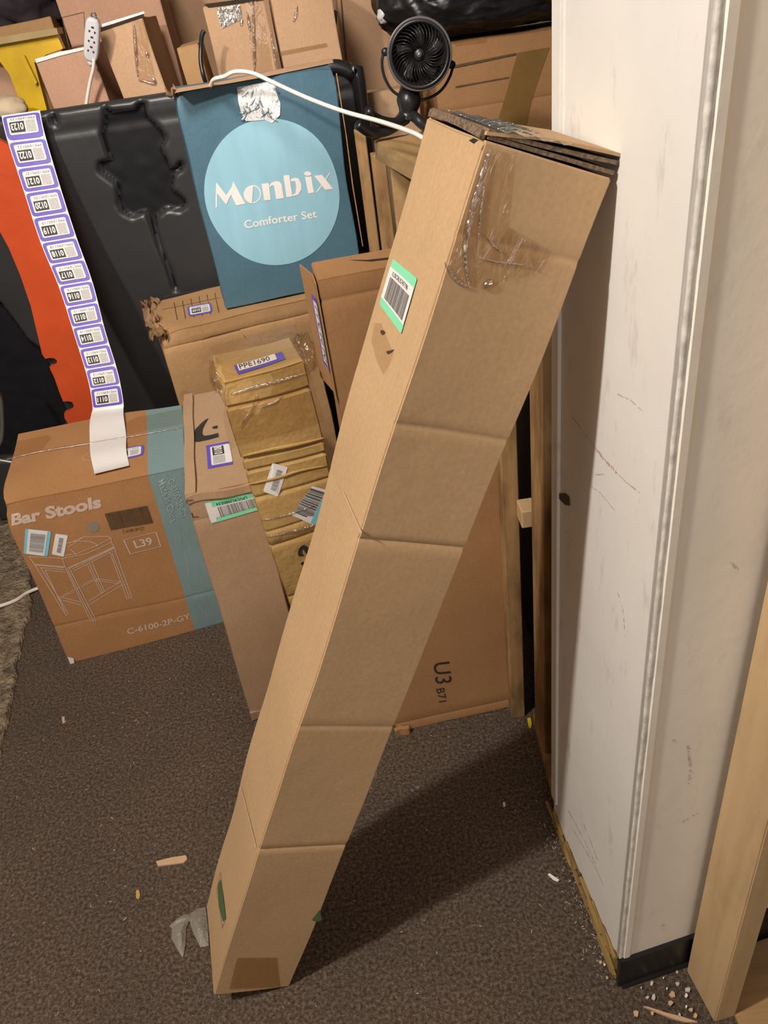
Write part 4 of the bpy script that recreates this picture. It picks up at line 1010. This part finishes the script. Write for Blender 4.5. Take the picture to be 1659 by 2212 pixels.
# open carton of clothes and yellow tote, upper left corner
O_ = backbox('open_carton', 'open carton corner at upper left full of dark clothes', (-60, 72), 122, 3.05, 6, -3, KRAFT_M, 0.3, seed=44)
cl = film('folded_clothes', None, at(55, 28, 3.2), 0.13, FABRIC, 5, (0.95, 0.6, 0.66), 0.45)
tag(cl, 'dark crumpled clothes piled in the open carton at upper left', 'clothes')
yt = root('yellow_tote', 'yellow plastic tote with tan taped rim at upper left', 'tote', (0, 0, 0))
def px_slab(pts, Y, th, name, mat, parent=None):
    P = [at(*p, Y) for p in pts]; return fill(name, P, mat, parent, V((0, -1, 0)), -th if False else th)
def px_slab(pts, Y, th, name, mat, parent=None):
    P = [at(*p, Y) + V((0, th, 0)) for p in pts]; return fill(name, P, mat, parent, V((0, -1, 0)), th)
px_slab([(-80, 100), (0, 92), (120, 68), (136, 105), (100, 118), (74, 135), (82, 165), (118, 300), (60, 300), (45, 225), (20, 160), (-10, 120), (-80, 110)], 2.78, 0.03, 'side_panel', YELLOW, yt)
px_slab([(-80, 94), (0, 80), (122, 60), (126, 74), (0, 96), (-80, 110)], 2.76, 0.06, 'rim', OLIVE, yt)
px_slab([(40, 118), (52, 120), (80, 178), (76, 184)], 2.765, 0.01, 'rib', YELLOW, yt)
px_slab([(-60, 110), (0, 112), (30, 165), (60, 300), (-60, 300)], 2.90, 0.05, 'inner_wall', KRAFT_R, yt)
pr = film('paper_roll', None, at(16, 236, 2.66), 0.06, PAPER, 2, (1.0, 0.8, 0.6), 0.12); 
pr.data.materials[0] = M('pale_tan_wrap', (0.56, 0.44, 0.31), 0.6)
tag(pr, 'pale tan wrapped bundle just above the top of the sticker strip', 'bundle')
yb = px_slab([(-40, 235), (3, 225), (8, 262), (-40, 270)], 2.62, 0.03, 'yellow_tray', YELLOW)
tag(yb, 'bright yellow plastic edge at far left above the orange piece', 'tray')

# ------------------------------------------------------------------ black bin bag on the dark carton
def bag():
    a = at(838, 78, 2.62); b = at(1215, 78, 2.62); z0 = at(1000, 88, 2.62).z
    bm = bmesh.new(); bmesh.ops.create_icosphere(bm, subdivisions=6, radius=1)
    cxx = (a.x + b.x) / 2 + 0.10; sx = (b.x - a.x) / 2 + 0.12
    for v in bm.verts:
        p = v.co.copy(); q = V((math.copysign(abs(p.x) ** 0.75, p.x), p.y, math.copysign(abs(p.z) ** 0.8, p.z)))
        n = noise.noise(p * 2.2 + V((4, 0, 0))) * 0.16 + (1 - abs(noise.noise(V((p.x * 7 + p.z * 3, p.y * 4, p.z * 2.5)))) * 2) * 0.045 + noise.noise(p * 14) * 0.02
        v.co = V((cxx + q.x * sx * (1 + n * 0.6), 2.80 + q.y * 0.2 * (1 + n), z0 + 0.125 + q.z * 0.13 * (1 + n)))
        if v.co.z < z0 + 0.012: v.co.z = z0 + 0.012 + 0.004 * noise.noise(p * 9)
    o = bm_ob('bin_bag', bm, BAG, None, True); tag(o, 'crumpled glossy black plastic bag on the dark brown carton', 'bag')
bag()
kn = film('pale_knob', None, at(829, 33, 2.72), 0.02, WHITEP, 9, (1, 1, 1.1), 0.15); tag(kn, 'small pale knob at the left end of the black bag', 'knob')

# ------------------------------------------------------------------ wooden frame behind
wf = root('timber_frame', 'rough timber frame with top beam and uprights behind the tall carton', 'frame', (0, 0, 0))
zb = 1.150
A0 = at(800, 338, 2.18); ztop = at(800, 290, 2.18).z
pl = [at(798, 336, 2.18), None]
def beam(name, p, q, wdt, z0, z1, mat, bev=0.002):
    p, q = V(p), V(q); t = (q - p).normalized(); s_ = V((t.y, -t.x, 0)); s_ = s_ if s_.x > 0 else -s_
    return prism(name, [(p.x, p.y), (q.x, q.y), (q.x + s_.x * wdt, q.y + s_.y * wdt), (p.x + s_.x * wdt, p.y + s_.y * wdt)], z0, z1, mat, wf, bev)
L1 = atz(812, 345, 1.148); L2 = atz(882, 386, 1.148)
dr = (L2 - L1).normalized(); L3 = L1 + dr * ((L1.y - 1.30) / -dr.y if dr.y < 0 else 0.8)
beam('top_beam', (L1.x, L1.y), (L3.x, L3.y), 0.14, 1.148, 1.192, BEAMW)
def upright(name, pl_, pr_, Y, depth, z0, z1, mat):
    a = at(*pl_, Y); b = at(*pr_, Y); return bm_ob(name, box_bm((a.x, Y, z0), (b.x, Y + depth, z1), 0.002), mat, wf)
upright('upright', (848, 400), (900, 400), 1.95, 0.04, 0.0, 1.146, BEAMW)
upright('upright', (812, 420), (842, 420), 2.12, 0.05, 0.0, 1.146, STUDD)
upright('upright', (783, 420), (806, 420), 2.25, 0.04, 0.0, 1.19, STUDD)
upright('upright', (1086, 1100), (1122, 1100), 1.24 + 0.0, 0.085, 0.0, 1.12, STUDD)
upright('upright', (1172, 1100), (1206, 1100), 1.10, 0.085, 0.036, 1.12, STUDD)
upright('crosspiece', (1128, 1150), (1200, 1150), 1.195, 0.045, 0.60, 0.64, STUDW)
bpm = [(atz(1141, 1560, 0.03)), (atz(1188, 1715, 0.03))]
beam('bottom_plate', (atz(1150, 1540, 0.034).x, atz(1150, 1540, 0.034).y), (0.2705, 0.985), 0.05, 0.0, 0.035, STUDD)
beam('gap_shade_sheet', (0.345, 1.9), (0.345, 0.98), 0.02, 0.0, 1.12, SHADEDK)  # added near-black sheet standing in for the shade behind the uprights

# ------------------------------------------------------------------ fan
def fan():
    Y = 2.02
    c = at(906, 118, Y); rt = root('clip_fan', 'round black desk fan with spiral grille and bendy legs on the timber beam', 'fan', c)
    to = (CAM - c).normalized(); Q = to.to_track_quat('-Y', 'Z')   # local -Y looks at the viewer side
    px_m = (at(976, 118, Y) - at(836, 118, Y)).length
    Rr = px_m / 2
    rotm = Q.to_matrix().to_4x4()
    def tf(bm): bmesh.ops.transform(bm, matrix=rotm, verts=bm.verts); return bm
    def lathe(prof, n=48, bm=None):
        b = bm or bmesh.new(); rings = [[b.verts.new((r * math.cos(2 * math.pi * k / n), y, r * math.sin(2 * math.pi * k / n))) for k in range(n)] for r, y in prof]
        for i in range(len(rings) - 1):
            for k in range(n): b.faces.new((rings[i][k], rings[i][(k + 1) % n], rings[i + 1][(k + 1) % n], rings[i + 1][k]))
        return b
    bm_ob('outer_rim', tf(lathe([(Rr * 0.90, -0.004), (Rr * 0.98, -0.012), (Rr, 0.0), (Rr, 0.03), (Rr * 0.96, 0.034), (Rr * 0.93, 0.0), (Rr * 0.90, -0.004)])), FANR, rt, True)
    bm_ob('front_ring', tf(lathe([(Rr * 0.80, -0.004), (Rr * 0.84, -0.014), (Rr * 0.91, -0.014), (Rr * 0.93, -0.004), (Rr * 0.84, 0.004), (Rr * 0.80, -0.004)])), FANB, rt, True)
    bm_ob('housing', tf(lathe([(Rr * 0.92, 0.0), (Rr * 0.90, 0.05), (Rr * 0.70, 0.085), (0.001, 0.10)])), FANB, rt, True)
    bm_ob('inner_dish', tf(lathe([(Rr * 0.82, 0.01), (Rr * 0.7, 0.035), (Rr * 0.001, 0.04)])), SHADEDK, rt, True)
    n = 36
    for k in range(n):
        b = bmesh.new(); a0 = 2 * math.pi * k / n; pts = []
        for i in range(9):
            t = i / 8; r = Rr * (0.15 + 0.69 * t); a = a0 + 0.55 * t * t
            pts.append(V((r * math.cos(a), -0.002 - 0.012 * math.sin(math.pi * t), r * math.sin(a))))
        tube(pts, 0.0016, 4, flat=0.7, up=(0, 1, 0), bm=b, cap=True)
        for v in b.verts: v.co.y *= 1.6
        bm_ob('grille_vane', tf(b), FANB, rt, True)
    bm_ob('hub', tf(lathe([(Rr * 0.17, 0.0), (Rr * 0.17, -0.008), (Rr * 0.14, -0.011), (0.001, -0.012)])), FANB, rt, True)
    bm_ob('hub_cap', tf(lathe([(Rr * 0.09, -0.012), (Rr * 0.07, -0.018), (0.001, -0.019)], 24)), GREYM, rt, True)
    for k in range(5):
        b = bmesh.new(); a0 = 2 * math.pi * k / 5
        pts = [V((Rr * (0.2 + 0.58 * i / 6) * math.cos(a0 + i * 0.06), 0.018 + 0.004 * i / 6, Rr * (0.2 + 0.58 * i / 6) * math.sin(a0 + i * 0.06))) for i in range(7)]
        tube(pts, lambda t: 0.004 + 0.016 * t, 6, flat=1.0, up=(0, 1, 0), bm=b)
        for v in b.verts: v.co.y = 0.02 + (v.co.y - 0.02) * 0.15
        bm_ob('blade', tf(b), FANB, rt, True)
    # yoke
    px2 = lambda x, y, dy=0.0: at(x, y, Y + dy) - c
    bm_ob('yoke', tube(catmull([px2(*p, 0.03) for p in ((832, 108), (825, 130), (830, 165), (850, 198), (885, 214), (920, 214), (952, 196), (972, 165), (980, 135))], 6), 0.0055, 8, flat=0.6, up=(0, -1, 0)), FANB, rt, True)
    for x, y in ((832, 112), (976, 140)): bm_ob('pivot_knob', tube([px2(x, y, 0.01), px2(x, y, 0.05)], 0.009, 12, up=(0, 0, 1)), FANB, rt, True)
    bm_ob('neck', tube(catmull([px2(884, 190, 0.06), px2(884, 215, 0.04), px2(882, 240, 0.04), px2(880, 256, 0.04)], 4), lambda t: 0.026 - 0.004 * math.cos(t * 9), 14, up=(0, 1, 0)), FANB, rt, True)
    for P in ([(878, 250), (855, 266), (825, 262), (803, 250), (797, 236)], [(878, 256), (840, 280), (812, 286), (795, 284), (772, 268)], [(886, 246), (900, 256), (912, 268), (925, 276)]):
        bm_ob('bendy_leg', tube(catmull([px2(*p, 0.04 if i < 1 else 0.02 - 0.015 * i) for i, p in enumerate(P)], 6), lambda t: 0.0125 - 0.001 * t, 12, up=(0, 1, 0)), FANB, rt, True)
fan()

# ------------------------------------------------------------------ cords and outlet
def cordobj(pts, rad, name, label, mat, flat=1.0, cat='cord', up=(0, 1, 0)):
    o = bm_ob(name, tube(catmull(pts, 10), rad, 8, flat=flat, up=up), mat, None, True); return tag(o, label, cat)
zc_top = 1.362
pts = [at(455, 186, 2.2), at(462, 172, 2.16), at(485, 165, 2.13), at(508, 155, 2.12), at(545, 158, 2.10), at(590, 178, 2.07), at(660, 210, 2.02), at(740, 240, 1.94), at(820, 262, 1.84), at(880, 282, 1.72), at(915, 299, 1.66), V((0.24, 1.58, 1.202)), V((0.31, 1.52, 1.202)), V((0.40, 1.50, 1.19)), V((0.44, 1.50, 0.9)), V((0.45, 1.50, 0.02))]
cordobj(pts, 0.0065, 'extension_cord', 'flat white cord looping over the bedding box toward the fan', WHITEC, 0.75)
pts = [at(203, 128, 2.57), at(201, 150, 2.575), at(194, 180, 2.585), at(188, 215, 2.59), at(186, 240, 2.59), at(188, 300, 2.59), V((-0.66, 2.605, 0.9)), V((-0.64, 2.60, 0.768))]
ot = root('outlet_block', 'white three-way extension outlet hanging by its cord before the taped cartons', 'outlet', at(199, 85, 2.575))
oc = at(199, 85, 2.575)
yo = (at(197, 130, 2.575) - at(203, 38, 2.55)).normalized(); xo = V((1, 0, 0)); xo = (xo - xo.dot(yo) * yo).normalized(); no = xo.cross(yo); no = no if no.y < 0 else -no
def ob_pt(u, v, d): return xo * u - yo * v + no * d
def outlet():
    hw = (at(214, 85, 2.575) - at(184, 85, 2.55)).length / 2; hl = (at(197, 130, 2.575) - at(203, 36, 2.55)).length / 2
    bm = bmesh.new(); nseg = 28; rows = []
    prof = [(0.75, -0.012), (1.0, -0.008), (1.0, 0.006), (0.9, 0.012), (0.72, 0.0135)]
    for s_, dz in prof:
        rows.append([bm.verts.new(ob_pt(hw * s_ * math.copysign(abs(math.cos(a)) ** 0.6, math.cos(a)), hl * (1 - (1 - s_) * hw / hl) * math.copysign(abs(math.sin(a)) ** 0.45, math.sin(a)), dz)) for a in [2 * math.pi * k / nseg for k in range(nseg)]])
    for a, b in zip(rows[:-1], rows[1:]):
        for k in range(nseg): bm.faces.new((a[k], a[(k + 1) % nseg], b[(k + 1) % nseg], b[k]))
    bm.faces.new(rows[0][::-1]); bm.faces.new(rows[-1]); bm_ob('shell', bm, WHITEP, ot, True)
    for cv in (-0.45, 0.05, 0.55):
        if cv > 0.5:
            bm_ob('cord_collar', tube([ob_pt(0, -hl * 0.95, 0), ob_pt(0, -hl * 1.22, 0)], 0.009, 10, up=(0, 1, 0)), WHITEP, ot, True)
        for du, dv, a, b in ((-0.35, -0.07, 0.10, 0.045), (0.35, -0.07, 0.10, 0.045), (0.02, 0.13, 0.16, 0.04)):
            P = [ob_pt(hw * (du + sx * a), hl * (cv * 0.9 + dv + sy * b), 0.0142) for sx, sy in ((-1, -1), (1, -1), (1, 1), (-1, 1))]
            fill('socket_slot', P, INKDK, ot, no, 0.0004)
    rg = [ob_pt(0.006 * math.cos(a), hl * 1.08 + 0.008 * math.sin(a), 0) for a in [k * math.pi / 6 for k in range(13)]]
    bm_ob('hanging_loop', tube(rg, 0.002, 6, up=tuple(no)), GREYM, ot, True)
outlet()
cordobj(pts, 0.0055, 'extension_cord', 'white cord dropping from the outlet block behind the black panel', WHITEC, 0.9)
pts = [at(441, 66, 2.6), at(436, 78, 2.6), at(434, 105, 2.6), at(434, 135, 2.59), at(440, 165, 2.58), at(448, 190, 2.60), at(452, 230, 2.61), V((-0.27, 2.62, 1.0)), V((-0.26, 2.625, 0.765))]
cordobj(pts, 0.0065, 'black_cable', 'short black cable hanging before the small crumpled carton', FANB)
pts = [(-1.46, 2.2, 0.03), atz(-40, 1318, 0.026), atz(0, 1309, 0.024), atz(35, 1296, 0.02), atz(66, 1277, 0.012), (-1.08, 2.10, 0.006), (-0.9, 2.3, 0.006)]
cordobj(pts, 0.006, 'floor_cord', 'white cord lying on the beige rug at the left edge', WHITEC, up=(0, 0, 1))

# ------------------------------------------------------------------ rug, film, debris
def rug():
    e = [atz(-10, 1668), atz(25, 1540), atz(45, 1410), atz(72, 1300), atz(60, 1180)]
    bm = bmesh.new(); n = 90; m = 70; g = {}
    y0, y1 = 0.9, 2.48
    def ex(y):
        t = [(e[0].y - 0.4, -1.02)] + [(p.y, p.x) for p in e] + [(3.2, -1.25)]
        for (a, xa), (b, xb) in zip(t[:-1], t[1:]):
            if a <= y <= b: return xa + (xb - xa) * (y - a) / (b - a)
        return t[0][1] if y < t[0][0] else t[-1][1]
    for i in range(n + 1):
        y = y0 + (y1 - y0) * i / n; X = ex(y) + 0.012 * noise.noise(V((y * 18, 0, 0)))
        for j in range(m + 1):
            x = X - (0.9) * (j / m) ** 1.3; zt_ = 0.001 if j == 0 else 0.013 + 0.006 * noise.noise(V((x * 45, y * 45, 0))) + 0.004 * noise.noise(V((x * 120, y * 120, 5)))
            g[i, j] = bm.verts.new((x, y, zt_))
    for i in range(n):
        for j in range(m): bm.faces.new((g[i, j], g[i + 1, j], g[i + 1, j + 1], g[i, j + 1]))
    o = bm_ob('shag_rug', bm, RUGM, None, True); tag(o, 'mottled beige shag rug on the floor at left edge', 'rug')
rug()
def blob(name, label, cat, pts, z, mat, th=0.002, parent=None):
    P = [atz(*p, 0.0) for p in pts]; P = [V((p.x, p.y, z)) for p in P]
    o = fill(name, P, mat, parent, V((0, 0, 1)), th)
    if label: tag(o, label, cat)
    return o
blob('wood_chip', 'flat orange wood chip on the carpet left of the long carton', 'chip', [(338, 1863), (375, 1854), (403, 1850), (406, 1858), (398, 1866), (342, 1873)], 0.001, SPLINT, 0.004)
blob('yellow_chip', 'small yellowish wood chip on the carpet below the orange one', 'chip', [(295, 1925), (301, 1924), (304, 1936), (301, 1944), (295, 1942)], 0.001, M('ochre_chip', (0.55, 0.36, 0.10), 0.5), 0.003)
blob('yellow_scrap', 'bright yellow plastic scrap by the timber frame foot', 'scrap', [(1139, 1554), (1146, 1552), (1149, 1566), (1147, 1574), (1142, 1572)], 0.001, YCHIP, 0.003)
blob('white_scrap', 'white paper scrap on the carpet beside the wall foot', 'scrap', [(1183, 1890), (1187, 1888), (1208, 1902), (1205, 1906), (1195, 1902)], 0.001, WCHIP, 0.002)
blob('white_scrap', 'tiny white scrap in the shadow of the long carton', 'scrap', [(1086, 1735), (1091, 1734), (1092, 1742), (1088, 1744)], 0.001, WCHIP, 0.002)
blob('wood_chip', 'tiny pale chip on the carpet below the stool carton', 'chip', [(134, 1550), (140, 1549), (141, 1562), (136, 1564)], 0.001, SPLINT, 0.002)
# greenish plastic film scrap at the foot of the long carton
def film_scrap():
    def piece(P, s, bm):
        c = sum((V((p[0], p[1], 0)) for p in P), V()) / len(P)
        pts = [atz(*p) for p in P]; n = len(pts); cc = sum(pts, V()) / n
        ce = bm.verts.new((cc.x, cc.y, 0.016)); r1 = []; r2 = []
        for k, p in enumerate(pts):
            q = cc.lerp(p, 0.55); r1.append(bm.verts.new((q.x, q.y, 0.010 + 0.008 * noise.noise(V((k * 1.7, s, 0)))))); r2.append(bm.verts.new((p.x, p.y, 0.003 + 0.004 * abs(noise.noise(V((k * 2.1, s, 3)))))))
        for k in range(n):
            j = (k + 1) % n; bm.faces.new((ce, r1[k], r1[j])); bm.faces.new((r1[k], r2[k], r2[j], r1[j]))
    bm = bmesh.new()
    piece([(410, 1976), (425, 1965), (445, 1962), (450, 2000), (452, 2045), (434, 2048), (420, 2020), (412, 2000)], 1, bm)
    piece([(372, 2005), (385, 1985), (400, 1976), (412, 1985), (404, 2005), (402, 2040), (396, 2072), (384, 2052), (372, 2030)], 6, bm)
    piece([(384, 1985), (412, 1974), (425, 1982), (405, 1996), (378, 2010), (366, 2003)], 9, bm)
    m_ = bpy.data.materials.new('grey_green_film'); nt, b = nodes_of(m_); b.inputs['Base Color'].default_value = (0.33, 0.31, 0.25, 1); b.inputs['Roughness'].default_value = 0.25; b.inputs['Alpha'].default_value = 0.72
    bump(nt, b, noise_n(nt, 120, 3, coords(nt)), 1.0, 0.004)
    o = bm_ob('plastic_film', bm, m_, None, True); tag(o, 'torn greyish clear plastic film by the foot of the long carton', 'film')
film_scrap()
# splinters and shards between wall end and stud
def shard(name, label, P, z, mat, th=0.0025, grp='broken bits at the foot of the stud', tilt=0.0):
    Q = [atz(*p) for p in P]; c = sum(Q, V()) / len(Q); n = V((0, 0, 1))
    Q = [V((q.x, q.y, z + tilt * abs(q.x - Q[0].x))) for q in Q]
    o = fill(name, Q, mat, None, n, th); tag(o, label, 'debris', grp); return o
z6 = lambda x, y: (1250 + x / 4.056, 1900 + y / 4.056)
shard('splinter', 'long pale wood splinter on the carpet at the bottom edge', [z6(*p) for p in ((565, 1125), (600, 1128), (760, 1180), (900, 1215), (1040, 1262), (940, 1262), (850, 1240), (740, 1200))], 0.002, SPLINT, 0.005, None)
rg = random.Random(12)
DL = ['clear shard left of the tall glassy pair near the splinter', 'squarish yellowish shard above the long splinter', 'reddish wood bit between the clear shards and the stud', 'upper tan wood flake left of the stud tip',
 'clear shard just left of the stud base', 'white bit under the bright clear shard', 'largest bright clear shard against the stud base', 'tiny white bit below the bright shard', 'tan flake close to the stud tip',
 'lowest tan flake beside the stud tip', 'tiny white crumb between baseboard and shards', 'tiny white crumb just under the black baseboard', 'tan flake under the right end of the black baseboard', 'clear shard nearest the black baseboard', 'pale flake touching the long splinter', 'pale wood sliver left of the long splinter', 'clear shard right of the long splinter middle', 'tiny white crumb left of the shards', 'yellowish flake left of the wall corner foot', 'small white crumb at the wall corner foot', 'thin pale sliver standing below the wall corner']
for k, (x, y, s_, mt) in enumerate([(600, 1040, 18, SHARD), (655, 1045, 30, SHARD), (800, 1095, 26, SPLINT), (820, 1020, 34, SPLINT), (865, 930, 22, SHARD), (940, 1035, 20, WCHIP), (955, 975, 34, SHARD), (940, 1130, 14, WCHIP), (980, 1160, 26, SPLINT),
                                  (1020, 1200, 24, SPLINT), (770, 968, 10, WCHIP), (740, 880, 9, WCHIP), (860, 820, 14, SPLINT), (635, 925, 20, SHARD), (640, 1190, 20, SPLINT), (500, 1180, 36, SPLINT), (880, 1200, 18, SHARD), (545, 965, 8, WCHIP), (190, 735, 16, SPLINT), (225, 760, 12, WCHIP), (245, 880, 16, SPLINT)]):
    a0 = rg.uniform(0, 6); P = [z6(x + s_ * math.cos(a0 + a) * rg.uniform(0.5, 1.1), y + s_ * math.sin(a0 + a) * rg.uniform(0.6, 1.2)) for a in (0, 1.3, 2.6, 3.6, 5)]
    kind_ = {SHARD: 'shard', SPLINT: 'splinter', WCHIP: 'chip'}[mt]
    lb_ = DL[k]
    shard(kind_, lb_, P, 0.002 + 0.002 * (k % 3), mt, 0.003, {SHARD: 'clear shards by the stud', SPLINT: 'wood splinters by the stud', WCHIP: 'white chips by the stud'}[mt])
# fine lint and crumbs on the carpet
def lint():
    bm = bmesh.new(); rg = random.Random(3)
    for k in range(420):
        if k < 300: x = rg.uniform(-1.0, 0.28); y = rg.uniform(0.55, 1.6)
        else:
            a = rg.random(); p = N.lerp(FAR, a) + nL * rg.uniform(0.004, 0.05) * rg.random(); x, y = p.x, p.y
        s_ = rg.uniform(0.0006, 0.0016); a = rg.uniform(0, 6.28); d = V((math.cos(a), math.sin(a), 0)) * s_ * rg.uniform(1, 2.5)
        tube([V((x, y, 0.0015)) - d, V((x, y, 0.0022)) + d], s_ * 0.6, 4, bm=bm)
    o = bm_ob('carpet_crumbs', bm, M('lint_crumbs', (0.50, 0.43, 0.34), 0.6, var=0.4, vscale=30)); tag(o, 'pale lint and crumbs scattered over the brown carpet', 'crumbs', None, 'stuff')
lint()
